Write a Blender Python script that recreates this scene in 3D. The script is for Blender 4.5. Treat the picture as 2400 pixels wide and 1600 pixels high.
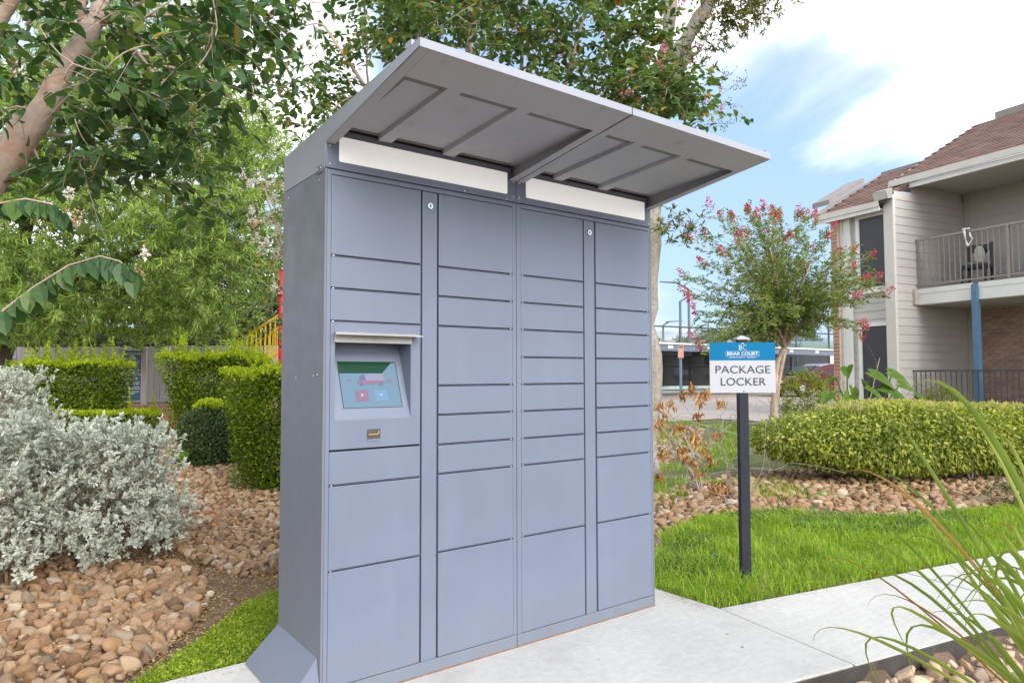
import bpy, bmesh, math, random
import numpy as np
from mathutils import Matrix, Vector

for _o in list(bpy.data.objects):
    bpy.data.objects.remove(_o, do_unlink=True)
SC = bpy.context.scene
COL = SC.collection
R = math.radians
RNG = np.random.default_rng(11)
random.seed(5)

# ------------------------------------------------------------------ camera
CAM = np.array([-1.0475, -2.613, 1.277])
FPX, YAW, PITCH, ROLL = 1619.24, 0.6479, 0.0466, -0.0021   # focal length in pixels of a 2400 px wide frame
def _axes():
    f = np.array([math.sin(YAW)*math.cos(PITCH), math.cos(YAW)*math.cos(PITCH), math.sin(PITCH)])
    r = np.array([math.cos(YAW), -math.sin(YAW), 0.0]); u = np.cross(r, f)
    return r*math.cos(ROLL)+u*math.sin(ROLL), -r*math.sin(ROLL)+u*math.cos(ROLL), f
AXR, AXU, AXF = _axes()
cd = bpy.data.cameras.new('camera'); cam = bpy.data.objects.new('camera', cd); COL.objects.link(cam)
cd.sensor_width = 36.0; cd.lens = FPX/2400*36.0; cd.clip_start = 0.05; cd.clip_end = 2000
cam.matrix_world = Matrix([[AXR[i], AXU[i], -AXF[i], CAM[i]] for i in range(3)] + [[0, 0, 0, 1]])
SC.camera = cam

# ------------------------------------------------------------------ sky, sun, exposure
SUN_DIR = Vector((-0.06, -0.87, 0.50)).normalized()          # towards the sun: behind the camera, veiled by cloud
SUN_EL = math.asin(SUN_DIR.z); SUN_AZ = math.atan2(SUN_DIR.x, SUN_DIR.y)
W = bpy.data.worlds.new('World'); SC.world = W; W.use_nodes = True
nt = W.node_tree; nt.nodes.clear()
def nd(t, **k):
    n = nt.nodes.new(t)
    for a, v in k.items(): setattr(n, a, v)
    return n
def lk(a, b): nt.links.new(a, b)
def mth(op, a, b=None, c=None, clamp=False):
    n = nd('ShaderNodeMath', operation=op); n.use_clamp = clamp
    for i, v in enumerate((a, b, c)):
        if v is None: continue
        if isinstance(v, (int, float)): n.inputs[i].default_value = v
        else: lk(v, n.inputs[i])
    return n.outputs[0]
def smooth(v, lo, hi):
    n = nd('ShaderNodeMapRange', interpolation_type='SMOOTHSTEP'); lk(v, n.inputs[0])
    n.inputs[1].default_value = lo; n.inputs[2].default_value = hi
    return n.outputs[0]
sky = nd('ShaderNodeTexSky', sky_type='NISHITA'); sky.sun_disc = False
sky.sun_elevation = SUN_EL; sky.sun_rotation = SUN_AZ; sky.air_density = 1.0; sky.dust_density = 1.6; sky.ozone_density = 1.0
tc = nd('ShaderNodeTexCoord'); sep = nd('ShaderNodeSeparateXYZ'); lk(tc.outputs['Generated'], sep.inputs[0])
zz = mth('ADD', mth('MAXIMUM', sep.outputs[2], 0.0), 0.28)
cmb = nd('ShaderNodeCombineXYZ'); lk(mth('DIVIDE', sep.outputs[0], zz), cmb.inputs[0]); lk(mth('DIVIDE', sep.outputs[1], zz), cmb.inputs[1])
nz = nd('ShaderNodeTexNoise'); nz.inputs['Scale'].default_value = 1.35; nz.inputs['Detail'].default_value = 9; nz.inputs['Roughness'].default_value = 0.52
nz.inputs['Distortion'].default_value = 0.45
mp = nd('ShaderNodeMapping'); mp.inputs['Location'].default_value = (3.1, 1.7, 0.4); lk(cmb.outputs[0], mp.inputs[0]); lk(mp.outputs[0], nz.inputs['Vector'])
def facing(px_, py_):
    d = AXF + AXR*(px_-1200)/FPX - AXU*(py_-800)/FPX; d = d/np.linalg.norm(d)
    n = nd('ShaderNodeVectorMath', operation='DOT_PRODUCT'); lk(tc.outputs['Generated'], n.inputs[0]); n.inputs[1].default_value = tuple(d)
    return n.outputs['Value']
dens = nz.outputs['Fac']
bank = smooth(facing(2150, -40), math.cos(R(22)), math.cos(R(8)))
gap = smooth(facing(1900, 500), math.cos(R(17)), math.cos(R(3)))
low = smooth(facing(1545, 690), math.cos(R(9)), math.cos(R(2)))
dens = mth('ADD', dens, mth('MULTIPLY', bank, 0.26))
dens = mth('ADD', dens, mth('MULTIPLY', low, 0.14))
dens = mth('SUBTRACT', dens, mth('MULTIPLY', gap, 0.46))
dens = mth('ADD', dens, mth('MULTIPLY', smooth(facing(640, 120), math.cos(R(9)), math.cos(R(3))), 0.22))
cf = smooth(dens, 0.34, 0.64)
shade = nd('ShaderNodeTexNoise'); shade.inputs['Scale'].default_value = 2.6; shade.inputs['Detail'].default_value = 7
lk(mp.outputs[0], shade.inputs['Vector'])
ccol = nd('ShaderNodeValToRGB'); lk(shade.outputs['Fac'], ccol.inputs[0])
ccol.color_ramp.elements[0].position = 0.30; ccol.color_ramp.elements[0].color = (0.37, 0.38, 0.40, 1)
ccol.color_ramp.elements[1].position = 0.60; ccol.color_ramp.elements[1].color = (1.0, 0.99, 0.98, 1)
hz = nd('ShaderNodeMixRGB'); hz.inputs[0].default_value = 0.6; hz.inputs[2].default_value = (3.9, 5.7, 8.0, 1); lk(sky.outputs[0], hz.inputs[1])
bgs = nd('ShaderNodeBackground'); bgs.inputs[1].default_value = 0.060; lk(hz.outputs[0], bgs.inputs[0])
bgc = nd('ShaderNodeBackground'); bgc.inputs[1].default_value = 0.92; lk(ccol.outputs[0], bgc.inputs[0])
mx = nd('ShaderNodeMixShader'); lk(cf, mx.inputs[0]); lk(bgs.outputs[0], mx.inputs[1]); lk(bgc.outputs[0], mx.inputs[2])
wo = nd('ShaderNodeOutputWorld'); lk(mx.outputs[0], wo.inputs[0])
W.cycles.sampling_method = 'MANUAL'; W.cycles.sample_map_resolution = 1024

sl = bpy.data.lights.new('sun', 'SUN'); sun = bpy.data.objects.new('sun', sl); COL.objects.link(sun)
sl.energy = 1.5; sl.angle = R(45); sl.color = (1.0, 0.96, 0.90)
sun.rotation_euler = SUN_DIR.to_track_quat('Z', 'Y').to_euler(); sun.location = (0, 0, 30)

SC.render.engine = 'CYCLES'
SC.view_settings.view_transform = 'Standard'; SC.view_settings.look = 'None'
SC.view_settings.exposure = 1.50; SC.view_settings.gamma = 1.0; SC.view_settings.use_curve_mapping = False
SC.cycles.max_bounces = 6; SC.cycles.diffuse_bounces = 3; SC.cycles.glossy_bounces = 2; SC.cycles.transmission_bounces = 4; SC.cycles.transparent_max_bounces = 8; SC.cycles.use_adaptive_sampling = True; SC.cycles.adaptive_threshold = 0.02; SC.cycles.caustics_reflective = False; SC.cycles.caustics_refractive = False
SC.cycles.use_denoising = True

# ------------------------------------------------------------------ placing
def smst(a, b, x):
    t = np.clip((np.asarray(x, float)-a)/(b-a), 0, 1); return t*t*(3-2*t)
def height(x, y):
    """the lie of the land: level by the locker, a mound rising to the fence on the left, a slight rise to the car park"""
    x = np.asarray(x, float); y = np.asarray(y, float)
    dx, dy = x-CAM[0], y-CAM[1]
    d = 0.604*dx + 0.798*dy; lat = (0.797*dx - 0.603*dy)/np.maximum(np.abs(d), 0.3)
    left = np.clip(0.088*(d-4.6), 0, 0.66); right = 0.27*smst(9.0, 13.5, d)
    w = smst(-0.30, 0.0, lat)
    h = left*(1-w) + right*w
    south = smst(0.0, 0.03, -(y + 0.6405 + 0.202*x) ) * smst(30, 4, d)
    return -0.03 + h - 0.075*south
def at(x, y, d):
    return CAM + (AXF + AXR*(x-1200)/FPX - AXU*(y-800)/FPX)*d
def gp(x, y, z=None):
    """the spot on the ground seen at a spot of the photograph"""
    v = AXF + AXR*(x-1200)/FPX - AXU*(y-800)/FPX
    t = 1.0
    if z is not None: return CAM + v*((z-CAM[2])/v[2])
    for _ in range(900):
        P = CAM + v*t
        if P[2] <= height(P[0], P[1]): break
        t += 0.02 + t*0.002
    return P
def drop(P): return np.array([P[0], P[1], float(height(P[0], P[1]))])

# ------------------------------------------------------------------ materials
MATS = {}
def _mat(name):
    m = bpy.data.materials.new(name); m.use_nodes = True; MATS[name] = m
    t = m.node_tree; b = t.nodes['Principled BSDF']; return m, t, b
def ramp(t, fac, stops):
    n = t.nodes.new('ShaderNodeValToRGB'); t.links.new(fac, n.inputs[0]); e = n.color_ramp.elements
    while len(e) < len(stops): e.new(0.5)
    for i, (p, c) in enumerate(stops): e[i].position = p; e[i].color = (*c, 1)
    return n.outputs[0]
def noise(t, scale, detail=5, rough=0.55, coord='Object', stretch=None):
    c = t.nodes.new('ShaderNodeTexCoord'); n = t.nodes.new('ShaderNodeTexNoise')
    n.inputs['Scale'].default_value = scale; n.inputs['Detail'].default_value = detail; n.inputs['Roughness'].default_value = rough
    v = c.outputs[coord]
    if stretch:
        m = t.nodes.new('ShaderNodeMapping'); m.inputs['Scale'].default_value = stretch; t.links.new(v, m.inputs[0]); v = m.outputs[0]
    t.links.new(v, n.inputs['Vector']); return n.outputs['Fac']
def mixc(t, fac, a, b, mode='MIX'):
    n = t.nodes.new('ShaderNodeMixRGB'); n.blend_type = mode
    for i, v in ((0, fac), (1, a), (2, b)):
        if isinstance(v, (int, float)): n.inputs[i].default_value = v
        elif isinstance(v, tuple): n.inputs[i].default_value = (*v, 1)
        else: t.links.new(v, n.inputs[i])
    return n.outputs[0]
def bump(t, b, h, strength, dist=0.01):
    n = t.nodes.new('ShaderNodeBump'); n.inputs['Strength'].default_value = strength; n.inputs['Distance'].default_value = dist
    t.links.new(h, n.inputs['Height']); t.links.new(n.outputs[0], b.inputs['Normal'])
def mul(c, k): return tuple(min(1, max(0, x*k)) for x in c)
def pbr(name, col, rough=0.6, var=0.12, scale=6, bmp=0.0, bscale=60, metal=0.0, obj_rand=0.0, spots=None, stretch=None, spec=0.5, coord='Object', bdist=0.01):
    """a plain surface: one colour with some mottling, fine relief and, if asked, stains"""
    m, t, b = _mat(name)
    f = noise(t, scale, stretch=stretch, coord=coord)
    c = ramp(t, f, [(0.28, mul(col, 1-var)), (0.72, mul(col, 1+var))])
    if obj_rand:
        oi = t.nodes.new('ShaderNodeObjectInfo')
        c = mixc(t, 1.0, c, ramp(t, oi.outputs['Random'], [(0, (1-obj_rand,)*3), (1, (1.0,)*3)]), 'MULTIPLY')
    if spots:
        sc_, lo, hi, sc_col, amt = spots
        s = ramp(t, noise(t, sc_, 7, 0.65, coord=coord), [(lo, (0, 0, 0)), (hi, (amt,)*3)])
        c = mixc(t, s, c, sc_col)
    t.links.new(c, b.inputs['Base Color'])
    b.inputs['Roughness'].default_value = rough; b.inputs['Metallic'].default_value = metal
    b.inputs['Specular IOR Level'].default_value = spec
    if bmp: bump(t, b, noise(t, bscale, 6, 0.6, coord=coord), bmp, bdist)
    return m
def isl(t):
    g = t.nodes.new('ShaderNodeNewGeometry'); o = t.nodes.new('ShaderNodeObjectInfo')
    a = t.nodes.new('ShaderNodeMath'); a.operation = 'ADD'; t.links.new(g.outputs['Random Per Island'], a.inputs[0]); t.links.new(o.outputs['Random'], a.inputs[1])
    f = t.nodes.new('ShaderNodeMath'); f.operation = 'FRACT'; t.links.new(a.outputs[0], f.inputs[0]); return f.outputs[0]
def leafmat(name, stops, trans=0.35, rough=0.45, tcol=None, clump=2.2):
    """leaf: colour varies from leaf to leaf and in drifts through the crown; some light passes through"""
    m, t, b = _mat(name)
    c = ramp(t, isl(t), stops)
    c = mixc(t, 1.0, c, ramp(t, noise(t, clump, 2), [(0.3, (0.78, 0.80, 0.74)), (0.7, (1.18, 1.14, 1.1))]), 'MULTIPLY')
    t.links.new(c, b.inputs['Base Color']); b.inputs['Roughness'].default_value = rough; b.inputs['Specular IOR Level'].default_value = 0.22
    tr = t.nodes.new('ShaderNodeBsdfTranslucent')
    t.links.new(mixc(t, 1.0, c, tcol or (1.5, 1.6, 0.7), 'MULTIPLY'), tr.inputs[0])
    ms = t.nodes.new('ShaderNodeMixShader'); ms.inputs[0].default_value = trans
    t.links.new(b.outputs[0], ms.inputs[1]); t.links.new(tr.outputs[0], ms.inputs[2])
    t.links.new(ms.outputs[0], t.nodes['Material Output'].inputs[0]); return m
def stonemat(name, stops, rough=0.75):
    m, t, b = _mat(name)
    c = ramp(t, isl(t), stops)
    c = mixc(t, 1.0, c, ramp(t, noise(t, 22, 6, 0.65), [(0.3, (0.72, 0.68, 0.64)), (0.66, (1.12, 1.1, 1.06))]), 'MULTIPLY')
    t.links.new(c, b.inputs['Base Color']); b.inputs['Roughness'].default_value = rough
    bump(t, b, noise(t, 45, 6, 0.6), 0.45, 0.01); return m
def clearmat(name, col, see, rough=0.5):
    """a mesh or net seen from afar: part of what is behind it shows through"""
    m, t, b = _mat(name); b.inputs['Base Color'].default_value = (*col, 1); b.inputs['Roughness'].default_value = rough
    tr = t.nodes.new('ShaderNodeBsdfTransparent'); ms = t.nodes.new('ShaderNodeMixShader'); ms.inputs[0].default_value = see
    t.links.new(b.outputs[0], ms.inputs[1]); t.links.new(tr.outputs[0], ms.inputs[2]); t.links.new(ms.outputs[0], t.nodes['Material Output'].inputs[0]); return m
def glow(name, col, k):
    m, t, b = _mat(name); b.inputs['Base Color'].default_value = (*mul(col, 0.25), 1); b.inputs['Roughness'].default_value = 0.12
    b.inputs['Emission Color'].default_value = (*col, 1); b.inputs['Emission Strength'].default_value = k; return m

# ------------------------------------------------------------------ mesh building
class MB:
    """collects faces, then links them as ONE mesh object"""
    def __init__(s): s.v = []; s.q = []; s.t = []; s.n = 0; s.poly = []
    def add(s, v, quads=None, tris=None):
        v = np.asarray(v, float).reshape(-1, 3); s.v.append(v)
        if quads is not None and len(quads): s.q.append(np.asarray(quads, np.int64).reshape(-1, 4)+s.n)
        if tris is not None and len(tris): s.t.append(np.asarray(tris, np.int64).reshape(-1, 3)+s.n)
        s.n += len(v); return s
    def ngon(s, v):
        v = np.asarray(v, float).reshape(-1, 3); s.v.append(v); s.poly.append(list(range(s.n, s.n+len(v)))); s.n += len(v); return s
    def box(s, lo, hi, M=None):
        x0, y0, z0 = lo; x1, y1, z1 = hi
        v = np.array([(x0, y0, z0), (x1, y0, z0), (x1, y1, z0), (x0, y1, z0), (x0, y0, z1), (x1, y0, z1), (x1, y1, z1), (x0, y1, z1)], float)
        if M is not None: v = M(v)
        return s.add(v, [(3, 2, 1, 0), (4, 5, 6, 7), (0, 1, 5, 4), (1, 2, 6, 5), (2, 3, 7, 6), (3, 0, 4, 7)])
    def hexa(s, b4, t4):
        return s.add(list(b4)+list(t4), [(3, 2, 1, 0), (4, 5, 6, 7), (0, 1, 5, 4), (1, 2, 6, 5), (2, 3, 7, 6), (3, 0, 4, 7)])
    def prism(s, pts, off):
        """a flat outline pushed along a vector"""
        p = np.asarray(pts, float); n = len(p); v = np.vstack([p, p+np.asarray(off, float)]); b = s.n
        s.add(v, [(i, (i+1) % n, n+(i+1) % n, n+i) for i in range(n)])
        s.poly.append([b+i for i in reversed(range(n))]); s.poly.append([b+n+i for i in range(n)]); return s
    def bar(s, a, b, w, h=None, up=(0, 0, 1)):
        a = np.asarray(a, float); b = np.asarray(b, float); h = h or w; d = b-a; d = d/np.linalg.norm(d)
        x = np.cross(d, np.asarray(up, float))
        if np.linalg.norm(x) < 1e-4: x = np.array([1.0, 0, 0])
        x = x/np.linalg.norm(x); y = np.cross(x, d)
        o = [(-1, -1), (1, -1), (1, 1), (-1, 1)]
        return s.hexa([a+x*i*w/2+y*j*h/2 for i, j in o], [b+x*i*w/2+y*j*h/2 for i, j in o])
    def tube(s, path, rad, n=6, caps=True):
        p = np.asarray(path, float); k = len(p); r = np.broadcast_to(np.asarray(rad, float), (k,))
        tg = np.gradient(p, axis=0); tg /= np.maximum(np.linalg.norm(tg, axis=1, keepdims=True), 1e-9)
        ref = np.array([0.31, 0.17, 0.93]); x = np.cross(tg, ref); x /= np.maximum(np.linalg.norm(x, axis=1, keepdims=True), 1e-9); y = np.cross(tg, x)
        a = np.arange(n)*2*math.pi/n
        v = p[:, None, :] + r[:, None, None]*(x[:, None, :]*np.cos(a)[None, :, None] + y[:, None, :]*np.sin(a)[None, :, None])
        i = np.arange(k-1)[:, None]*n; j = np.arange(n)[None, :]; j2 = (j+1) % n
        q = np.stack([i+j, i+j2, i+n+j2, i+n+j], -1).reshape(-1, 4)
        b = s.n; s.add(v.reshape(-1, 3), q)
        if caps and n > 3: s.poly.append([b+m for m in reversed(range(n))]); s.poly.append([b+(k-1)*n+m for m in range(n)])
        return s
    def lathe(s, prof, c=(0, 0, 0), n=16):
        pr = np.asarray(prof, float); a = np.arange(n)*2*math.pi/n
        v = np.stack([pr[:, 0][:, None]*np.cos(a), pr[:, 0][:, None]*np.sin(a), np.repeat(pr[:, 1][:, None], n, 1)], -1)+np.asarray(c, float)
        i = np.arange(len(pr)-1)[:, None]*n; j = np.arange(n)[None, :]; j2 = (j+1) % n
        return s.add(v.reshape(-1, 3), np.stack([i+j, i+j2, i+n+j2, i+n+j], -1).reshape(-1, 4))
    def mesh(s, name, smoothed=False):
        m = bpy.data.meshes.new(name)
        V = np.vstack(s.v) if s.v else np.zeros((0, 3))
        if s.poly:
            fs = [tuple(f) for a in (s.q+s.t) for f in a.tolist()] + [tuple(f) for f in s.poly]
            m.from_pydata(V.tolist(), [], fs)
        else:
            q = np.vstack(s.q) if s.q else np.zeros((0, 4), np.int64); t = np.vstack(s.t) if s.t else np.zeros((0, 3), np.int64)
            loops = np.concatenate([q.ravel(), t.ravel()]).astype(np.int32)
            st = np.concatenate([np.arange(len(q))*4, len(q)*4+np.arange(len(t))*3]).astype(np.int32)
            m.vertices.add(len(V)); m.vertices.foreach_set('co', V.astype(np.float32).ravel())
            m.loops.add(len(loops)); m.loops.foreach_set('vertex_index', loops)
            m.polygons.add(len(st)); m.polygons.foreach_set('loop_start', st)
            m.update(calc_edges=True); m.validate()
        m.polygons.foreach_set('use_smooth', np.full(len(m.polygons), bool(smoothed)))
        return m
    def build(s, name, mt, parent=None, smoothed=False, bevel=0.0, seg=2):
        m = s.mesh(name, smoothed)
        if bevel:
            bm = bmesh.new(); bm.from_mesh(m); bmesh.ops.recalc_face_normals(bm, faces=bm.faces)
            bmesh.ops.bevel(bm, geom=[e for e in bm.edges if len(e.link_faces) == 2 and e.calc_face_angle(0) > 0.5], offset=bevel, segments=seg, affect='EDGES', profile=0.6, clamp_overlap=True)
            bm.to_mesh(m); bm.free()
        return obj(name, m, mt, parent)
def obj(name, m, mt, parent=None, loc=None):
    if mt is not None and not m.materials: m.materials.append(mt if not isinstance(mt, str) else MATS[mt])
    o = bpy.data.objects.new(name, m); COL.objects.link(o)
    if parent is not None:
        o.parent = parent
        if parent.type == 'EMPTY': o.matrix_parent_inverse = Matrix.Translation(-parent.location)
    if loc is not None: o.location = loc
    return o
def tag(o, label=None, cat=None, group=None, kind=None):
    for k, v in (('label', label), ('category', cat), ('group', group), ('kind', kind)):
        if v: o[k] = v
    return o
def thing(name, label, cat, loc=(0, 0, 0), group=None):
    o = bpy.data.objects.new(name, None); COL.objects.link(o); o.empty_display_size = 0.1
    o.location = tuple(float(c) for c in loc); return tag(o, label, cat, group)
def inst(name, m, M, parent=None):
    """one more object that shares a mesh; M is its place in the world"""
    o = bpy.data.objects.new(name, m); COL.objects.link(o)
    if parent is not None:
        o.parent = parent
        if parent.type == 'EMPTY': o.matrix_parent_inverse = Matrix.Translation(-parent.location)
    o.matrix_basis = M; return o
def frame(o, x, y, z):
    return Matrix([[x[i], y[i], z[i], o[i]] for i in range(3)] + [[0, 0, 0, 1]])
def lettering(txt, size, M, mt, parent, wide=1.0, thin=0.0, align='CENTER', thick=0.0008, name='lettering'):
    cu = bpy.data.curves.new('text', 'FONT'); cu.body = txt; cu.size = size; cu.align_x = align; cu.align_y = 'CENTER'; cu.extrude = thick; cu.offset = thin
    cu.space_character = 1.0
    to = bpy.data.objects.new('text', cu); COL.objects.link(to)
    dg = bpy.context.evaluated_depsgraph_get(); me = bpy.data.meshes.new_from_object(to.evaluated_get(dg))
    bpy.data.objects.remove(to); bpy.data.curves.remove(cu)
    v = np.zeros(len(me.vertices)*3, np.float32); me.vertices.foreach_get('co', v); v = v.reshape(-1, 3); v[:, 0] *= wide; me.vertices.foreach_set('co', v.ravel())
    me.transform(M); me.materials.clear()
    return obj(name, me, mt, parent)

def unit(a):
    a = np.asarray(a, float); return a/np.maximum(np.linalg.norm(a, axis=-1, keepdims=True), 1e-9)
def leaves(mb, P, D, N, L, Wd, kind='ovate', fold=0.18, curl=0.15):
    """many leaves at once: base points, directions, upper-side normals, lengths, widths"""
    P = np.asarray(P, float); n = len(P)
    if n == 0: return
    D = unit(D); S = unit(np.cross(D, N)); N = np.cross(S, D)
    L = np.broadcast_to(np.asarray(L, float), (n,))[:, None]; Wd = np.broadcast_to(np.asarray(Wd, float), (n,))[:, None]
    def pt(t, w, h): return P + D*L*t + S*Wd*w + N*(Wd*h - L*curl*t*t)
    i = np.arange(n)[:, None]
    if kind == 'ovate':
        v = np.stack([pt(0, 0, 0), pt(.14, .30, fold*.6), pt(.42, .5, fold), pt(.76, .36, fold*.8), pt(1, 0, 0), pt(.76, -.36, fold*.8), pt(.42, -.5, fold), pt(.14, -.30, fold*.6), pt(.45, 0, -.02)], 1)
        mb.add(v.reshape(-1, 3), np.concatenate([i*9+np.array([[0, 1, 2, 8]]), i*9+np.array([[8, 2, 3, 4]]), i*9+np.array([[8, 4, 5, 6]]), i*9+np.array([[0, 8, 6, 7]])]))
    else:
        v = np.stack([pt(0, 0, 0), pt(.45, .5, fold), pt(1, 0, 0), pt(.45, -.5, fold)], 1)
        mb.add(v.reshape(-1, 3), None, np.concatenate([i*4+np.array([[0, 1, 2]]), i*4+np.array([[0, 2, 3]])]))
def rnd_dir(n, rng=RNG): return unit(rng.normal(size=(n, 3)))
def inpoly(poly, x, y):
    x = np.asarray(x); y = np.asarray(y); r = np.zeros(x.shape, bool); n = len(poly)
    for i in range(n):
        x0, y0 = poly[i][:2]; x1, y1 = poly[(i+1) % n][:2]
        c = ((y0 > y) != (y1 > y)); r ^= c & (x < (x1-x0)*(y-y0)/((y1-y0) or 1e-9)+x0)
    return r
def scatter(poly, n, rng=RNG):
    p = np.array([q[:2] for q in poly]); lo, hi = p.min(0), p.max(0); out = []
    tot = 0
    while tot < n:
        c = rng.uniform(lo, hi, (max(n, 200)*2, 2)); c = c[inpoly(poly, c[:, 0], c[:, 1])]; out.append(c); tot += len(c)
        if len(c) == 0: break
    return np.vstack(out)[:n]
def patch(name, poly, mt, up=0.004, cell=0.08, h=None):
    """a sheet that follows the ground inside an outline"""
    p = np.array([q[:2] for q in poly]); lo, hi = p.min(0)-cell, p.max(0)+cell
    nx = int((hi[0]-lo[0])/cell)+2; ny = int((hi[1]-lo[1])/cell)+2
    gx = lo[0]+np.arange(nx)*cell; gy = lo[1]+np.arange(ny)*cell; X, Y = np.meshgrid(gx, gy, indexing='ij')
    ins = inpoly(poly, X[:-1, :-1]+cell/2, Y[:-1, :-1]+cell/2)
    Z = (height(X, Y) if h is None else h(X, Y)) + up
    idx = np.arange(nx*ny).reshape(nx, ny); q = np.stack([idx[:-1, :-1], idx[1:, :-1], idx[1:, 1:], idx[:-1, 1:]], -1)[ins]
    used, inv = np.unique(q, return_inverse=True); V = np.stack([X.ravel(), Y.ravel(), Z.ravel()], 1)[used]
    mb = MB(); mb.add(V, inv.reshape(-1, 4)); o = mb.build(name, mt, smoothed=True); return tag(o, kind='structure')
# ================================================================== materials of the place
pbr('soil', (0.16, 0.105, 0.07), 0.95, 0.35, 9, 0.8, 70, spots=(5, 0.5, 0.7, (0.27, 0.19, 0.12), 0.7))
pbr('soil_grey', (0.23, 0.175, 0.135), 0.95, 0.3, 7, 0.8, 60)
pbr('turf', (0.11, 0.125, 0.04), 0.95, 0.4, 11, 0.6, 60, spots=(4, 0.48, 0.62, (0.22, 0.155, 0.09), 0.8))
pbr('far_turf', (0.10, 0.15, 0.045), 0.95, 0.3, 1.2)
pbr('mulch', (0.30, 0.17, 0.12), 0.95, 0.5, 40, 0.9, 50)
pbr('asphalt', (0.42, 0.36, 0.32), 0.9, 0.12, 0.7, 0.3, 60, spots=(0.35, 0.5, 0.75, (0.33, 0.28, 0.25), 0.6))
pbr('court', (0.34, 0.52, 0.42), 0.8, 0.08, 1)
m, t, b = _mat('concrete')
c = ramp(t, noise(t, 1.1, 7, 0.62), [(0.3, (0.53, 0.51, 0.485)), (0.7, (0.615, 0.595, 0.565))])
c = mixc(t, 1.0, c, ramp(t, noise(t, 24, 8, 0.72), [(0.3, (0.88, 0.875, 0.865)), (0.62, (1.04, 1.04, 1.04))]), 'MULTIPLY')
c = mixc(t, ramp(t, noise(t, 2.7, 9, 0.72), [(0.53, (0, 0, 0)), (0.74, (0.5, 0.5, 0.5))]), c, (0.40, 0.37, 0.33))
c = mixc(t, ramp(t, noise(t, 80, 3, 0.5), [(0.69, (0, 0, 0)), (0.75, (0.6, 0.6, 0.6))]), c, (0.31, 0.28, 0.25))
br = noise(t, 60, 4, 0.6, stretch=(0.06, 1.4, 1)); c = mixc(t, 1.0, c, ramp(t, br, [(0.35, (0.94, 0.94, 0.94)), (0.65, (1.03, 1.03, 1.03))]), 'MULTIPLY')
t.links.new(c, b.inputs['Base Color']); b.inputs['Roughness'].default_value = 0.85; bump(t, b, br, 0.30, 0.004)
STONES = stonemat('river_stone', [(0.0, (0.243, 0.132, 0.068)), (0.13, (0.361, 0.223, 0.122)), (0.27, (0.425, 0.294, 0.186)), (0.38, (0.280, 0.149, 0.075)), (0.48, (0.488, 0.353, 0.233)), (0.57, (0.379, 0.213, 0.105)), (0.66, (0.153, 0.090, 0.054)), (0.74, (0.361, 0.245, 0.151)), (0.85, (0.561, 0.471, 0.363)), (0.89, (0.216, 0.163, 0.119)), (0.93, (0.425, 0.253, 0.122)), (1.0, (0.325, 0.208, 0.127))])
STONES_TAN = stonemat('tan_stone', [(0.0, (0.52, 0.37, 0.25)), (0.3, (0.62, 0.46, 0.32)), (0.5, (0.54, 0.36, 0.23)), (0.68, (0.70, 0.57, 0.43)), (0.82, (0.48, 0.31, 0.20)), (0.93, (0.38, 0.30, 0.25)), (1.0, (0.74, 0.65, 0.53))])
GRASS = leafmat('grass_blade', [(0.0, (0.163, 0.280, 0.020)), (0.4, (0.255, 0.403, 0.029)), (0.75, (0.347, 0.493, 0.050)), (0.94, (0.428, 0.538, 0.090)), (1.0, (0.510, 0.482, 0.162))], 0.4, 0.45, clump=3.0)
LAWN2 = leafmat('lawn_leaf', [(0.0, (0.150, 0.232, 0.020)), (0.5, (0.255, 0.360, 0.033)), (0.9, (0.375, 0.465, 0.055)), (1.0, (0.540, 0.480, 0.121))], 0.35, 0.5, clump=4.0)
CLOVER = leafmat('clover_leaf', [(0.0, (0.07, 0.14, 0.05)), (0.6, (0.11, 0.19, 0.075)), (1.0, (0.16, 0.25, 0.10))], 0.3, 0.5)
LITTER = leafmat('dry_litter', [(0.0, (0.20, 0.11, 0.05)), (0.4, (0.34, 0.20, 0.09)), (0.75, (0.46, 0.30, 0.14)), (0.93, (0.58, 0.42, 0.18)), (1.0, (0.60, 0.50, 0.36))], 0.1, 0.8, tcol=(1, 1, 1))

# ================================================================== ground
def ground():
    u = np.linspace(-1, 1, 181); g = np.sinh(u*5.4)/math.sinh(5.4)*420
    X, Y = np.meshgrid(g+1.5, g+3.0, indexing='ij'); Z = height(X, Y); n = len(g)
    idx = np.arange(n*n).reshape(n, n)
    mb = MB(); mb.add(np.stack([X.ravel(), Y.ravel(), Z.ravel()-0.012], 1), np.stack([idx[:-1, :-1], idx[1:, :-1], idx[1:, 1:], idx[:-1, 1:]], -1).reshape(-1, 4))
    tag(mb.build('ground', 'soil', smoothed=True), kind='structure')
ground()
# parking lot, court and playground behind
E_DIR = np.array([0.980, -0.198]); B_DIR = np.array([0.198, 0.980])
def poly_px(pts): return [gp(*q) for q in pts]
def ahead(d, lat): return CAM[:2] + np.array([0.604, 0.798])*d + np.array([0.797, -0.603])*lat
patch('driveway', [ahead(15.2, -5), ahead(15.0, 7.0), ahead(28, 17), ahead(70, 60), ahead(80, 20), ahead(60, -6), ahead(24, -8)], 'asphalt', 0.006, 1.0)
patch('sports_court', [ahead(39, -4), ahead(47, 22), ahead(90, 45), ahead(90, 0)], 'court', 0.014, 2.0)
patch('rear_turf', [ahead(5.6, 1.2), ahead(5.6, 6.0), ahead(7.5, 10.0), ahead(14.0, 12.0), ahead(14.8, 6.0), ahead(15.0, -1.0), ahead(9.0, 0.4)], 'turf', 0.004, 0.25)
patch('playground_mulch', [ahead(11.3, -12), ahead(11.3, -4.5), ahead(16.5, -4), ahead(30, -6), ahead(30, -26), ahead(16, -18)], 'mulch', 0.006, 0.4)

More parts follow.
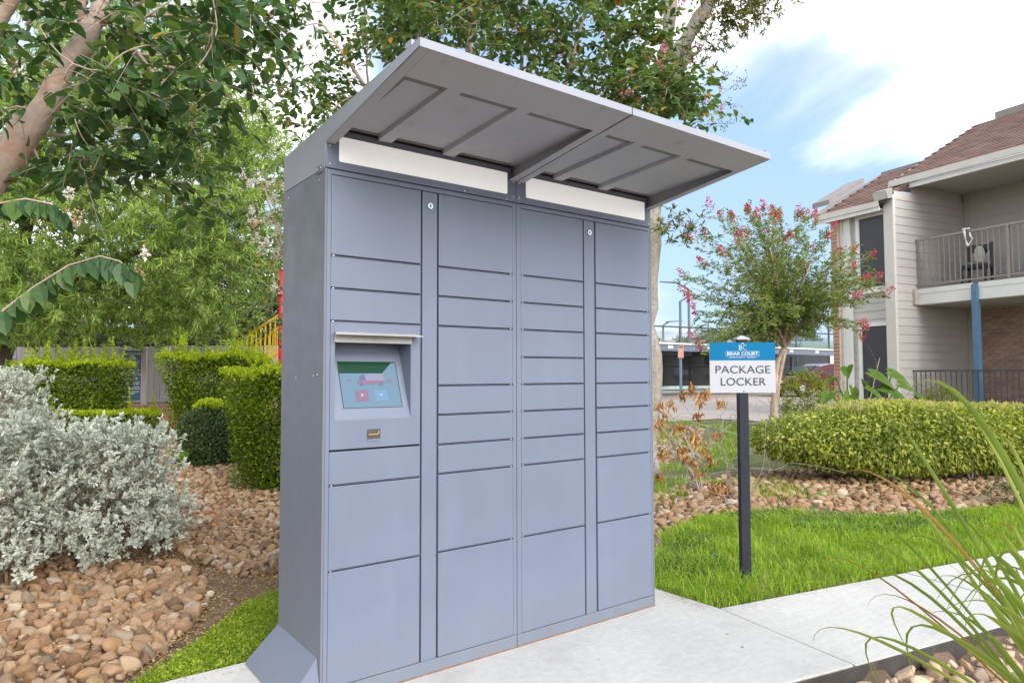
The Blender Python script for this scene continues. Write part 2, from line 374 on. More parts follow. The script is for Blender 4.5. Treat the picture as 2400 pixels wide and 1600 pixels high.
# ================================================================== concrete
FX = lambda x: -0.6405-0.202*x                       # front edge line of the walk
def concrete(name, outline, z1=0.0):
    mb = MB(); mb.prism([(x, y, -0.11) for x, y in outline], (0, 0, 0.11+z1)); o = mb.build(name, 'concrete', bevel=0.006, seg=2); return tag(o, kind='structure')
ja, jb = np.array([2.168, -0.232]), np.array([2.020, -1.0485])
concrete('concrete_pad', [(-2.6, 0.61), (-2.6, FX(-2.6)), (jb[0]-0.005, FX(jb[0]-0.005)), (ja[0]-0.005, ja[1]), (2.150, 0.61)])
for k in range(5):
    o0, o1 = k*1.55+0.007, (k+1)*1.55-0.004
    p = lambda q, s: (q[0]+E_DIR[0]*s, q[1]+E_DIR[1]*s*1.02)
    concrete('sidewalk', [p(jb, o0), p(jb, o1), p(ja, o1), p(ja, o0)], -0.002 if k % 2 else -0.004)
m_joint = pbr('joint_filler', (0.10, 0.085, 0.07), 0.95, 0.2, 20)
# steel edging along the walk
pbr('edging_steel', (0.055, 0.048, 0.045), 0.6, 0.25, 9, 0.3, 50, spots=(12, 0.58, 0.7, (0.20, 0.12, 0.08), 0.6))
mb = MB(); a = (-2.6, FX(-2.6)-0.010, -0.050); b_ = (9.5, FX(9.5)-0.010, -0.050); mb.bar(a, b_, 0.008, 0.088)
tag(mb.build('garden_edging', 'edging_steel', bevel=0.002), 'dark metal garden edging strip along the front of the concrete walk', 'edging')

# ================================================================== stones
def stone_mesh(seed, sub=2):
    rng = np.random.default_rng(seed); bm = bmesh.new(); bmesh.ops.create_icosphere(bm, subdivisions=sub, radius=1.0)
    v = np.array([q.co[:] for q in bm.verts])
    for _ in range(14):                               # chip flat facets off a lump
        n = rnd_dir(1, rng)[0]; cut = rng.uniform(0.50, 0.84); d = v@n; v = v - np.where(d > cut, (d-cut)*0.96, 0)[:, None]*n
    k = rnd_dir(4, rng); ph = rng.uniform(0, 6, 4)
    for i in range(4): v = v*(1+0.07*np.sin(2.6*(v@k[i])+ph[i]))[:, None]
    v = v*np.array([1.0, rng.uniform(0.62, 0.95), rng.uniform(0.50, 0.80)])
    for q, c_ in zip(bm.verts, v): q.co = c_
    m = bpy.data.meshes.new('stone'); bm.to_mesh(m); bm.free(); m.polygons.foreach_set('use_smooth', np.ones(len(m.polygons), bool))
    return m
S_HI = [stone_mesh(i, 3) for i in range(10)]; S_LO = []
for i in range(10):
    m_ = stone_mesh(i, 2); v = np.zeros(len(m_.vertices)*3, np.float32); m_.vertices.foreach_get('co', v)
    f = np.zeros(len(m_.polygons)*3, np.int32); m_.polygons.foreach_get('vertices', f); S_LO.append((v.reshape(-1, 3), f.reshape(-1, 3))); bpy.data.meshes.remove(m_)
def eul(rng):
    from mathutils import Euler
    return np.array(Euler((rng.normal(0, .45), rng.normal(0, .45), rng.uniform(0, 6.28))).to_matrix())
def stone_bed(name, poly, n, smin, smax, mt, keep, seed, avoid=None, lift=0.0, soil='soil'):
    """a bed of loose stones: the ones that show largest are pieces of their own, the rest one mass"""
    rng = np.random.default_rng(seed); bed = patch(name, poly, soil, 0.002, 0.09)
    P = scatter(poly, n*4, rng); S = smin+(smax-smin)*rng.random(len(P))**1.9
    order = np.argsort(-S); cell = {}; kept = []
    for i in order:                                    # big ones first; smaller ones fill what is left
        x, y = P[i]; s = S[i]; kx, ky = int(x//0.14), int(y//0.14); ok = True
        for a in (-1, 0, 1):
            for b in (-1, 0, 1):
                for j in cell.get((kx+a, ky+b), ()):
                    if (P[j][0]-x)**2+(P[j][1]-y)**2 < (0.52*(s+S[j]))**2: ok = False; break
                if not ok: break
            if not ok: break
        if ok: cell.setdefault((kx, ky), []).append(i); kept.append(i)
        if len(kept) >= n: break
    if avoid is not None: kept = [i for i in kept if not avoid(*P[i])]
    rows = []
    for i in kept:
        x, y = P[i]; s = S[i]; z = float(height(x, y)) + s*rng.uniform(0.12, 0.36) + lift
        d = np.array([x, y, z])-CAM; dep = d@AXF
        px_, py_ = 1200+FPX*(d@AXR)/max(dep, .1), 800-FPX*(d@AXU)/max(dep, .1)
        vis = dep > 0.5 and -40 < px_ < 2440 and py_ < 1650
        rows.append((s/max(dep, .3) if vis else 0, x, y, z, s))
    rows.sort(reverse=True); mb = MB()
    for m_ in S_HI:
        pass
    hi = [m_.copy() for m_ in S_HI]
    for m_ in hi: m_.materials.append(mt)
    for k, (_, x, y, z, s) in enumerate(rows):
        M = eul(rng); v = rng.integers(10)
        if k < keep:
            inst('stone', hi[v], Matrix.Translation((x, y, z)) @ Matrix(M.tolist()).to_4x4() @ Matrix.Diagonal((s, s, s, 1)), bed)
        else:
            vv, ff = S_LO[v]; mb.add(vv@M.T*s+np.array([x, y, z]), None, ff)
    o = mb.build('small_stones', mt, bed, smoothed=True); o['kind'] = 'stuff'
    return bed
BED_A = poly_px([(-420, 1290), (0, 1295), (250, 1325), (400, 1318), (470, 1345), (492, 1400), (455, 1462), (385, 1520), (315, 1572), (235, 1640), (120, 1720), (-420, 1800)])
BED_B = poly_px([(390, 1285), (380, 1100), (345, 1015), (445, 1003), (480, 1055), (640, 1075), (860, 1100), (860, 1330), (655, 1345), (560, 1350), (480, 1322)])
BED_R = poly_px([(1440, 1330), (1535, 1312), (1548, 1262), (1640, 1216), (1800, 1206), (2000, 1224), (2150, 1222), (2400, 1192), (2700, 1125), (2700, 1070), (2350, 1082), (2100, 1092), (1900, 1098), (1700, 1122), (1535, 1160), (1440, 1180)])
stone_bed('stone_bed', BED_A, 2600, 0.013, 0.058, STONES, 280, 3)
stone_bed('stone_bed', BED_B, 3600, 0.015, 0.052, STONES, 280, 4)
stone_bed('stone_bed', BED_R, 2600, 0.018, 0.074, STONES, 280, 5, soil='soil_grey')
BED_F = [(-0.6, FX(-0.6)-0.03), (4.8, FX(4.8)-0.03), (4.8, -2.6), (1.4, -2.2), (-0.6, -1.6)]
stone_bed('stone_bed', BED_F, 1100, 0.022, 0.066, STONES_TAN, 240, 6, lift=0.0)
BED_G = poly_px([(1440, 1110), (1535, 1095), (1640, 1070), (1645, 1005), (1535, 995), (1440, 1010)])
stone_bed('stone_bed', BED_G, 420, 0.025, 0.07, STONES, 60, 8)

# litter on the bare strip beside the beds
DIRT = poly_px([(330, 1600), (250, 1640), (315, 1572), (390, 1515), (455, 1462), (492, 1400), (470, 1345), (400, 1318), (250, 1325), (300, 1270), (390, 1285), (480, 1322), (560, 1350), (655, 1345), (660, 1400), (570, 1425), (480, 1500)])
def flakes(name, poly, n, l0, l1, mt, seed, up=0.004, kind='diamond', w=0.5):
    rng = np.random.default_rng(seed); q = scatter(poly, n, rng); P = np.column_stack([q, height(q[:, 0], q[:, 1])+up+rng.random(len(q))*0.008])
    D = rnd_dir(n, rng)*np.array([1, 1, 0.25]); N = unit(np.array([0, 0, 1.0])+rng.normal(0, .35, (n, 3))); L = rng.uniform(l0, l1, n)
    mb = MB(); leaves(mb, P, D, N, L, L*w*rng.uniform(.5, 1, n), kind); o = mb.build(name, mt); return tag(o, kind='stuff')
flakes('leaf_litter', DIRT, 3800, 0.008, 0.026, LITTER, 21)
flakes('leaf_litter', BED_R, 2600, 0.012, 0.04, LITTER, 22, 0.01)
flakes('mulch_chips', [ahead(11.3, -7.6), ahead(11.3, -4.2), ahead(14, -5), ahead(14, -8)], 2500, 0.03, 0.08, LITTER, 23, 0.012)

flakes('leaf_litter', BED_A, 700, 0.010, 0.030, LITTER, 24, 0.045)
flakes('leaf_litter', BED_B, 900, 0.010, 0.030, LITTER, 25, 0.040)
# ================================================================== lawns
def lawn(name, poly, n, h0, h1, w, mt, seed, lean=0.35, avoid=None):
    rng = np.random.default_rng(seed); q = scatter(poly, n, rng)
    if avoid is not None: q = q[~avoid(q[:, 0], q[:, 1])]
    n = len(q)
    clump = 0.5+0.5*np.sin(q[:, 0]*7.1+1.3*np.sin(q[:, 1]*5.3))*np.sin(q[:, 1]*8.3+1.7*np.sin(q[:, 0]*4.1))
    H = (h0+(h1-h0)*rng.random(n))*(0.7+0.55*clump); P = np.column_stack([q, height(q[:, 0], q[:, 1])+0.003])
    a = rng.uniform(0, 6.283, n); out = np.column_stack([np.cos(a), np.sin(a), np.zeros(n)]); side = np.column_stack([-np.sin(a), np.cos(a), np.zeros(n)])
    ln = lean*(0.3+rng.random(n))[:, None]; Hc = H[:, None]; ww = (w*rng.uniform(.6, 1.2, n))[:, None]
    up = np.array([0, 0, 1.0])
    v = np.stack([P-side*ww/2, P+side*ww/2, P+up*Hc*.55+out*Hc*ln*.35+side*ww*.42, P+up*Hc*.55+out*Hc*ln*.35-side*ww*.42, P+up*Hc*(1-.35*ln)+out*Hc*ln*1.25], 1)
    i = np.arange(n)[:, None]*5; mb = MB(); mb.add(v.reshape(-1, 3), i+np.array([[0, 1, 2, 3]]), i+np.array([[3, 2, 4]]))
    return tag(mb.build(name, mt), kind='stuff')
LAWN_R = [(2.16, 0.5), (2.16, -0.19), (2.19, -0.215)] + [tuple(ja+E_DIR*k*np.array([1, 1.02])+np.array([0, .02])) for k in (0.1, 1.5, 3.0, 5.0, 7.0)] + [tuple(p[:2]) for p in poly_px([(2700, 1125), (2400, 1192), (2150, 1222), (2000, 1224), (1800, 1206), (1640, 1216), (1548, 1262), (1538, 1312)])]
patch('lawn_soil', LAWN_R, 'turf', 0.006, 0.1)
lawn('grass', LAWN_R, 42000, 0.03, 0.13, 0.0058, GRASS, 31, 0.85)
lawn('dry_grass', LAWN_R, 2600, 0.03, 0.10, 0.0045, LITTER, 38, 0.95)
LAWN_L = [(-2.0, 0.63)] + [(x, 0.63) for x in (-0.5, 0.0, 0.6, 1.2)] + [tuple(p[:2]) for p in poly_px([(820, 1385), (655, 1390), (565, 1425), (480, 1502), (335, 1598), (200, 1680), (-100, 1760)])]
patch('lawn_soil', LAWN_L, 'turf', 0.006, 0.08)
def low_cover(name, poly, n, mt, seed, l0, l1, hmax, rw=0.45):
    rng = np.random.default_rng(seed); q = scatter(poly, n, rng); n = len(q)
    P = np.column_stack([q, height(q[:, 0], q[:, 1])+0.004+hmax*rng.random(n)**1.3]); D = rnd_dir(n, rng)*np.array([1, 1, .7])+np.array([0, 0, .25])
    L = rng.uniform(l0, l1, n); mb = MB(); leaves(mb, P, D, np.array([0, 0, 1.0])+rng.normal(0, .5, (n, 3)), L, L*rw, 'diamond'); return tag(mb.build(name, mt), kind='stuff')
low_cover('grass', LAWN_L, 42000, LAWN2, 33, 0.010, 0.024, 0.030, 0.38)
CLV = poly_px([(1700, 1215), (1850, 1205), (2010, 1216), (2150, 1218), (2330, 1200), (2330, 1230), (2120, 1262), (1960, 1262), (1800, 1240)])
low_cover('clover', CLV, 7000, CLOVER, 34, 0.014, 0.032, 0.06, 0.7)
CLV2 = poly_px([(1538, 1330), (1600, 1250), (1660, 1262), (1700, 1330), (1640, 1370), (1560, 1350)])
low_cover('clover', CLV2, 2600, CLOVER, 35, 0.014, 0.032, 0.05, 0.7)
REAR = [ahead(6.9, 1.3), ahead(7.2, 3.4), ahead(9.5, 3.0), ahead(14.5, 5.0), ahead(14.8, 2.2), ahead(9.5, 1.2)]
bare = lambda x, y: (np.sin(x*2.3+1.1*np.sin(y*1.9))*np.sin(y*2.7+.7*np.sin(x*3.1))) > 0.18
lawn('grass', REAR, 15000, 0.04, 0.10, 0.009, GRASS, 36, 0.7, bare)
REAR2 = [ahead(7.6, 5.6), ahead(7.6, 8.4), ahead(11.5, 9.5), ahead(12.0, 7.2), ahead(9.4, 6.2)]
lawn('grass', REAR2, 9000, 0.05, 0.12, 0.009, GRASS, 37, 0.7)
# soil and clippings at the edge of the pad
for ed, n_ in (([(2.04, -.20), (2.15, -.22), (2.15, .55), (2.09, .55)], 170), ([(2.18, -.31), (5.2, -.92), (5.2, -.80), (2.18, -.235)], 420), ([(-1.6, .52), (-.13, .52), (-.13, .61), (-1.6, .61)], 260)):
    rng = np.random.default_rng(n_); q = scatter(ed, n_, rng); L = rng.uniform(.004, .013, n_); mb = MB(); leaves(mb, np.column_stack([q, np.full(n_, .002)]), rnd_dir(n_, rng)*np.array([1, 1, .1]), np.tile([0, 0, 1.0], (n_, 1)), L, L*.4, 'diamond'); tag(mb.build('clippings', LITTER), kind='stuff')
# a few specks blown onto the walk
rng = np.random.default_rng(41)
for k in range(14):
    x = rng.uniform(0.3, 2.0); y = rng.uniform(-0.75, -0.05)
    if k >= 9: s = rng.uniform(0.3, 3.0); q = jb*(0.5)+ja*0.5+E_DIR*s+B_DIR*rng.uniform(-.3, .3); x, y = q
    L = rng.uniform(.008, .022); mb = MB(); leaves(mb, [(x, y, 0.003)], rnd_dir(1, rng)*np.array([1, 1, 0.1]), [(0, 0, 1.0)], L, L*.45)
    o = mb.build('fallen_leaf', LITTER); tag(o, 'tiny dry leaf scrap lying on the pale concrete', 'leaf scrap', 'dry scraps on the concrete')
# ================================================================== the package locker
def paintmat(name, col, rust=0.0, rough=0.34, streak=0.12):
    m, t, b = _mat(name)
    c = ramp(t, noise(t, 2.2, 5, 0.55, coord='Object'), [(0.3, mul(col, 0.95)), (0.7, mul(col, 1.04))])
    c = mixc(t, ramp(t, noise(t, 5.5, 7, 0.65, stretch=(1, 1, 0.16)), [(0.52, (0, 0, 0)), (0.8, (streak*2.2,)*3)]), c, mul(col, 1.35))
    c = mixc(t, ramp(t, noise(t, 34, 4, 0.6), [(0.70, (0, 0, 0)), (0.77, (0.16,)*3)]), c, mul(col, 0.45))
    tcz = t.nodes.new('ShaderNodeTexCoord'); sz = t.nodes.new('ShaderNodeSeparateXYZ'); t.links.new(tcz.outputs['Object'], sz.inputs[0])      # rain splash dirt above the pad
    mr = t.nodes.new('ShaderNodeMapRange'); t.links.new(sz.outputs[2], mr.inputs[0]); mr.inputs[1].default_value = 0.34; mr.inputs[2].default_value = 0.0
    sp = t.nodes.new('ShaderNodeMath'); sp.operation = 'MULTIPLY'; t.links.new(mr.outputs[0], sp.inputs[0]); t.links.new(ramp(t, noise(t, 16, 8, 0.7), [(0.42, (0, 0, 0)), (0.72, (0.55,)*3)]), sp.inputs[1])
    c = mixc(t, sp.outputs[0], c, (0.21, 0.18, 0.15))
    if rust: c = mixc(t, ramp(t, noise(t, 7, 8, 0.7), [(1-rust, (0, 0, 0)), (1-rust+0.14, (0.42,)*3)]), c, (0.34, 0.19, 0.10))
    t.links.new(c, b.inputs['Base Color']); b.inputs['Roughness'].default_value = rough
    t.links.new(ramp(t, noise(t, 9, 5, 0.6), [(0.3, (rough-.06,)*3), (0.7, (rough+.10,)*3)]), b.inputs['Roughness'])
    mxn = t.nodes.new('ShaderNodeMath'); mxn.operation = 'MULTIPLY_ADD'; t.links.new(noise(t, 3.2, 2, 0.4), mxn.inputs[0]); mxn.inputs[1].default_value = 3.0; t.links.new(noise(t, 420, 3, 0.5), mxn.inputs[2])
    bump(t, b, mxn.outputs[0], 0.09, 0.004); return m
PAINT = (0.165, 0.195, 0.268)
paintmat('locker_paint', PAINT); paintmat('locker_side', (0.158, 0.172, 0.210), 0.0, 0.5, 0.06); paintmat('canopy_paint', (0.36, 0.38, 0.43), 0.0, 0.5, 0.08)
paintmat('canopy_underside', (0.49, 0.515, 0.565), 0.42, 0.6, 0.05); paintmat('plinth_paint', (0.165, 0.195, 0.25), 0.36, 0.5, 0.16)
pbr('locker_gap', (0.018, 0.018, 0.022), 0.8, 0.1, 10)
pbr('lock_chrome', (0.72, 0.73, 0.75), 0.25, 0.05, 30, metal=0.9); pbr('keyhole', (0.03, 0.03, 0.03), 0.5)
pbr('screw_steel', (0.66, 0.66, 0.66), 0.35, 0.1, 40, metal=0.6)
pbr('header_panel', (0.82, 0.83, 0.825), 0.4, 0.02, 3, spots=(1.8, 0.60, 0.80, (0.76, 0.73, 0.50), 0.35))
pbr('scanner_dark', (0.08, 0.07, 0.065), 0.4); pbr('scanner_brass', (0.60, 0.38, 0.14), 0.4, metal=0.5)
pbr('shade_strip', (0.22, 0.22, 0.225), 0.8); pbr('rust_edge', (0.25, 0.13, 0.065), 0.9, 0.5, 40)
HT, DEP, WID, MID = 2.10, 0.485, 1.9155, 0.9577
LK = thing('package_locker', 'grey blue steel package locker with slanted canopy and touch screen on concrete pad', 'locker', (MID, DEP/2, 0))
mb = MB()                                                   # dark inside, open where the touch unit sits
for a, b_ in (((0.012, 0.150, 0.004), (WID-0.012, DEP-0.012, HT-0.002)), ((0.012, 0.016, 0.004), (0.436, 0.149, 0.990)), ((0.012, 0.016, 1.480), (0.436, 0.149, HT-0.002)), ((0.4365, 0.016, 0.004), (WID-0.012, 0.149, HT-0.002)), ((0.012, 0.016, 0.991), (0.030, 0.149, 1.479))): mb.box(a, b_)
mb.build('carcass', 'locker_gap', LK)
mb = MB(); mb.box((0, 0.0, 0.0), (0.010, DEP, HT-0.002)); mb.build('side_panel', 'locker_side', LK, bevel=0.002)
mb = MB(); mb.box((WID-0.010, 0.0, 0.0), (WID, DEP, HT-0.002)); mb.build('side_panel', 'locker_side', LK, bevel=0.002)
mb = MB(); mb.box((0.011, DEP-0.010, 0.0), (WID-0.011, DEP, HT-0.002)); mb.build('back_panel', 'locker_side', LK)
def plate(name, x0, x1, z0, z1, y0=0.0, y1=0.014, mt='locker_paint', parent=LK, bevel=0.0022):
    mb = MB(); mb.box((x0, y0, z0), (x1, y1, z1)); return mb.build(name, mt, parent, bevel=bevel)
# frame: stiles, header rails, plinth
for o in (0.0, MID):
    a = 0.0105 if o == 0 else 0.0012
    plate('stile', o+a, o+0.0275, 0.0595, HT-0.004); plate('stile', o+0.9355, o+(0.9560 if o == 0 else 0.9470), 0.0595, HT-0.004)
    plate('header_rail', o+0.0280, o+0.9350, 2.0765, HT-0.004)
    plate('plinth', o+a, o+(0.956 if o == 0 else 0.947), 0.004, 0.0585, mt='plinth_paint')
    s = plate('lock_strip', o+0.4435, o+0.5155, 0.0600, 2.0740)
    mb = MB(); mb.lathe([(0, 0.0), (0.010, 0.0), (0.0135, 0.003), (0.0135, 0.009), (0, 0.009)], n=18)
    l = mb.build('lock_cylinder', 'lock_chrome', s, smoothed=False); l.matrix_basis = Matrix.Translation((o+0.4790, 0.001, 2.012)) @ Matrix.Rotation(R(90), 4, 'X') @ Matrix.Translation((0, 0, -0.001))
    mb = MB(); mb.box((-0.0016, -0.0125, -0.006), (0.0016, -0.0095, 0.006)); k = mb.build('keyhole', 'keyhole', s); k.location = (o+0.4790, 0.0025, 2.012)
    for x in (0.4385, 0.5210): plate('divider', o+x-0.0018, o+x+0.0018, 0.061, 2.073, 0.0095, 0.0145, bevel=0.0)
mb = MB(); mb.box((0.0, -0.0015, 0.0), (WID, 0.0035, 0.0055)); mb.build('rusty_edge', 'rust_edge', LK)
ZR = [2.0755, 1.750, 1.619, 1.488, 1.356, 1.226, 1.098, 0.969, 0.842, 0.506, 0.0600]
COLS = [(0.0285, 0.4345), (0.5265, 0.9345), (MID+0.0285, MID+0.4345), (MID+0.5265, MID+0.9345)]
pin = MB().box((-0.004, -0.0015, -0.0022), (0.004, 0.004, 0.0022)).mesh('hinge_pin'); pin.materials.append(MATS['screw_steel'])
for ci, (x0, x1) in enumerate(COLS):
    rows = [(ZR[i], ZR[i+1]) for i in range(10)]
    if ci == 1: rows = rows[:3]+[(ZR[3], ZR[5])]+rows[5:]
    if ci == 0: rows = rows[:3]+[('touch', ZR[3], 0.974)]+[(0.974, 0.838), (0.838, 0.506), (0.506, 0.060)]
    for rw in rows:
        if rw[0] == 'touch': TOUCH = (x0, x1, rw[2]+0.0035, rw[1]-0.0035); continue
        top, bot = rw; g = 0.0044
        plate('door', x0, x1, bot+(g if bot > .07 else .0015), top-(g if top < 2.07 else .0015))
        if bot > .07:
            plate('rail', x0, x1, bot-0.0013, bot+0.0013, 0.0095, 0.0145, bevel=0.0)
            inst('hinge_pin', pin, Matrix.Translation((x0+0.010 if ci in (0, 2) else x1-0.010, 0.003, bot)), LK)
# header with white sign panels (acrylic, with a faint glow added to brighten them)
b = MATS['header_panel'].node_tree.nodes['Principled BSDF']; b.inputs['Emission Color'].default_value = (1, 1, 0.99, 1); b.inputs['Emission Strength'].default_value = 0.13
pbr('hood_grey', (0.42, 0.42, 0.41), 0.45)
mb = MB(); mb.box((0.008, 0.0105, HT-0.0015), (WID-0.008, DEP-0.004, 2.235)); mb.build('header_backing', 'locker_side', LK)
mb = MB(); plate('header', 0.001, MID-0.0012, 2.1010, 2.205, 0.0, 0.010); plate('header', MID+0.0012, WID-0.001, 2.1010, 2.205, 0.0, 0.010)
def rounded(x0, x1, z0, z1, r, y):
    p = []
    for cx, cz, a0 in ((x1-r, z1-r, 0), (x0+r, z1-r, 90), (x0+r, z0+r, 180), (x1-r, z0+r, 270)):
        for k in range(4): a = R(a0+k*30); p.append((cx+r*math.cos(a), y, cz+r*math.sin(a)))
    return p
for o in (0.0, MID+0.002):
    mb = MB(); mb.prism(rounded(o+0.057, o+0.902, 2.1325, 2.2345, 0.006, -0.0035), (0, 0.0032, 0)); mb.build('sign_panel', 'header_panel', LK)
    plate('header_upper', o+0.030, o+0.925, 2.2055, 2.262, 0.0, 0.008)
scr = MB().lathe([(0, 0.0), (0.0045, 0.0005), (0.0055, 0.0025), (0, 0.003)], n=10).mesh('screw', True); scr.materials.append(MATS['screw_steel'])
rx = Matrix.Rotation(R(90), 4, 'X')
for x, z in ((0.018, 2.19), (0.018, 2.115), (0.940, 2.195), (0.940, 2.125), (0.975, 2.195), (0.975, 2.125), (1.898, 2.115), (0.66, 2.108), (0.9, 2.108)):
    inst('screw', scr, Matrix.Translation((x, 0.0005, z)) @ rx, LK)
ry = Matrix.Rotation(R(-90), 4, 'Y')
for y, z in ((0.06, 2.06), (0.42, 2.06), (0.10, 1.27), (0.06, 1.275), (0.3, 1.26)): inst('screw', scr, Matrix.Translation((0.0005, y, z)) @ ry @ Matrix.Scale(0.9, 4), LK)
mb = MB(); mb.box((-0.004, 0.025, 2.088), (0.001, 0.085, 2.118)); br = mb.build('side_bracket', 'locker_side', LK, bevel=0.002)
for y in (0.038, 0.072): inst('screw', scr, Matrix.Translation((-0.0035, y, 2.104)) @ ry, br)
# canopies
def ztop(y): return 2.258+(DEP-y)/(DEP+0.75)*0.0695
def zlow(y): return 2.200+(0-y)/0.75*0.099
YF = -0.7515
for k, (x0, x1) in enumerate(((0.0, MID-0.003), (MID+0.003, WID))):
    mb = MB()                                                   # roof sheet
    mb.hexa([(x0, YF, ztop(YF)-0.006), (x1, YF, ztop(YF)-0.006), (x1, DEP, ztop(DEP)-0.006), (x0, DEP, ztop(DEP)-0.006)], [(x0, YF, ztop(YF)), (x1, YF, ztop(YF)), (x1, DEP, ztop(DEP)), (x0, DEP, ztop(DEP))])
    cn = mb.build('canopy', 'canopy_paint', LK)
    for xs, xe in ((x0, x0+0.006), (x1-0.006, x1)):
        mb = MB(); mb.prism([(xs, DEP, 2.1005), (xs, DEP, ztop(DEP)-0.0065), (xs, YF, ztop(YF)-0.0065), (xs, YF, 2.299), (xs, 0.0, 2.2005), (xs, 0.011, 2.1005)], (xe-xs, 0, 0)); mb.build('side_cheek', 'canopy_paint', cn)
        xa, xb = (xs, xs+0.040) if xs == x0 else (xe-0.040, xe)  # turned-in lower edge
        mb = MB(); mb.hexa([(xa, YF, zlow(YF)), (xb, YF, zlow(YF)), (xb, -0.002, zlow(0)), (xa, -0.002, zlow(0))], [(xa, YF, zlow(YF)+0.003), (xb, YF, zlow(YF)+0.003), (xb, -0.002, zlow(0)+0.003), (xa, -0.002, zlow(0)+0.003)]); mb.build('lower_flange', 'canopy_underside', cn)
    mb = MB(); mb.box((x0, YF-0.006, 2.2985), (x1, YF, ztop(YF)+0.0005)); mb.build('front_fascia', 'canopy_paint', cn, bevel=0.002)
    yi = -0.580
    mb = MB(); mb.hexa([(x0+0.0405, YF, zlow(YF)-0.0005), (x1-0.0405, YF, zlow(YF)-0.0005), (x1-0.0405, yi, zlow(yi)-0.0005), (x0+0.0405, yi, zlow(yi)-0.0005)], [(x0+0.0405, YF, zlow(YF)+0.003), (x1-0.0405, YF, zlow(YF)+0.003), (x1-0.0405, yi, zlow(yi)+0.003), (x0+0.0405, yi, zlow(yi)+0.003)])
    mb.build('front_soffit', 'canopy_underside', cn)
    mb = MB(); mb.hexa([(x0+0.0405, yi, zlow(yi)+0.0035), (x1-0.0405, yi, zlow(yi)+0.0035), (x1-0.0405, yi+0.004, zlow(yi)+0.0035), (x0+0.0405, yi+0.004, zlow(yi)+0.0035)], [(x0+0.0405, yi, ztop(yi)-0.0065), (x1-0.0405, yi, ztop(yi)-0.0065), (x1-0.0405, yi+0.004, ztop(yi)-0.0065), (x0+0.0405, yi+0.004, ztop(yi)-0.0065)]); mb.build('soffit_return', 'canopy_underside', cn)
    mb = MB(); e = 0.0275                                        # underside of the roof sheet
    mb.hexa([(x0+.0065, yi+.005, ztop(yi)-0.012), (x1-.0065, yi+.005, ztop(yi)-0.012), (x1-.0065, -0.002, ztop(0)-0.012), (x0+.0065, -0.002, ztop(0)-0.012)], [(x0+.0065, yi+.005, ztop(yi)-0.0068), (x1-.0065, yi+.005, ztop(yi)-0.0068), (x1-.0065, -0.002, ztop(0)-0.0068), (x0+.0065, -0.002, ztop(0)-0.0068)]); mb.build('liner_sheet', 'canopy_underside', cn)
    for a, b_ in (((x0+.041, yi+.006), (x0+.082, -.003)), ((x0+.0825, yi+.006), (x1-.041, yi+.074)), ((x0+.0825, -.022), (x1-.041, -.003))):  # dark strips paint the shade along the inner edges of the underside
        mb = MB(); mb.hexa([(a[0], a[1], ztop(a[1])-.0150), (b_[0], a[1], ztop(a[1])-.0150), (b_[0], b_[1], ztop(b_[1])-.0150), (a[0], b_[1], ztop(b_[1])-.0150)], [(a[0], a[1], ztop(a[1])-.0122), (b_[0], a[1], ztop(a[1])-.0122), (b_[0], b_[1], ztop(b_[1])-.0122), (a[0], b_[1], ztop(b_[1])-.0122)]); mb.build('shade_strip', 'shade_strip', cn)
    for fr in (0.268, 0.596):
        xc = x0+(x1-x0)*fr; w = 0.030
        mb = MB(); mb.hexa([(xc-w, yi+.005, ztop(yi)-0.030), (xc+w, yi+.005, ztop(yi)-0.030), (xc+w, -0.003, ztop(0)-0.034), (xc-w, -0.003, ztop(0)-0.034)], [(xc-w, yi+.005, ztop(yi)-0.0125), (xc+w, yi+.005, ztop(yi)-0.0125), (xc+w, -0.003, ztop(0)-0.0125), (xc-w, -0.003, ztop(0)-0.0125)]); mb.build('purlin', 'canopy_underside', cn, bevel=0.002)
mb = MB(); mb.box((0.0, -0.70, ztop(-.7)+0.0005), (0.012, -0.66, ztop(-.66)+0.022)); mb.build('roof_clip', 'canopy_paint', LK)
mb = MB(); mb.box((WID-0.02, -0.745, ztop(-.74)+0.0005), (WID-0.004, -0.70, ztop(-.7)+0.02)); mb.build('roof_clip', 'canopy_paint', LK)
# touch unit
tx0, tx1, tz0, tz1 = TOUCH
ox0, ox1, oz0, oz1 = 0.045, 0.391, 1.094, 1.408       # opening
mb = MB()
mb.box((tx0, 0, tz0), (tx1, 0.014, oz0)); tu = mb.build('touch_unit', 'locker_paint', LK, bevel=0.0022)
tag(tu, 'touch screen unit recessed under a small metal hood')
for a in ((tx0, ox0, oz0+.0004, tz1), (ox1, tx1, oz0+.0004, tz1), (ox0+.0004, ox1-.0004, oz1, tz1)): plate('face_plate', a[0], a[1], a[2], a[3], 0, 0.012, parent=tu, bevel=0.0)
RB = 0.105                                              # the recess leans back
mb = MB(); mb.hexa([(ox0, 0.0005, oz0), (ox1, 0.0005, oz0), (ox1, RB, 1.372), (ox0, RB, 1.372)], [(ox0, 0.0045, oz0-.001), (ox1, 0.0045, oz0-.001), (ox1, RB+.004, 1.371), (ox0, RB+.004, 1.371)]); mb.build('screen_bezel', 'locker_paint', tu)
for x in (ox0, ox1): mb = MB(); mb.prism([(x, 0.001, oz0), (x, RB, 1.372), (x, 0.128, oz1), (x, 0.001, oz1)], (0.003 if x == ox0 else -0.003, 0, 0)); mb.build('recess_cheek', 'locker_paint', tu)
mb = MB(); mb.box((ox0, 0.001, oz1-0.002), (ox1, 0.128, oz1+.001)); mb.build('recess_ceiling', 'locker_paint', tu)
mb = MB(); mb.box((ox0, RB, 1.370), (ox1, RB+.003, oz1)); mb.build('recess_back', 'locker_paint', tu)
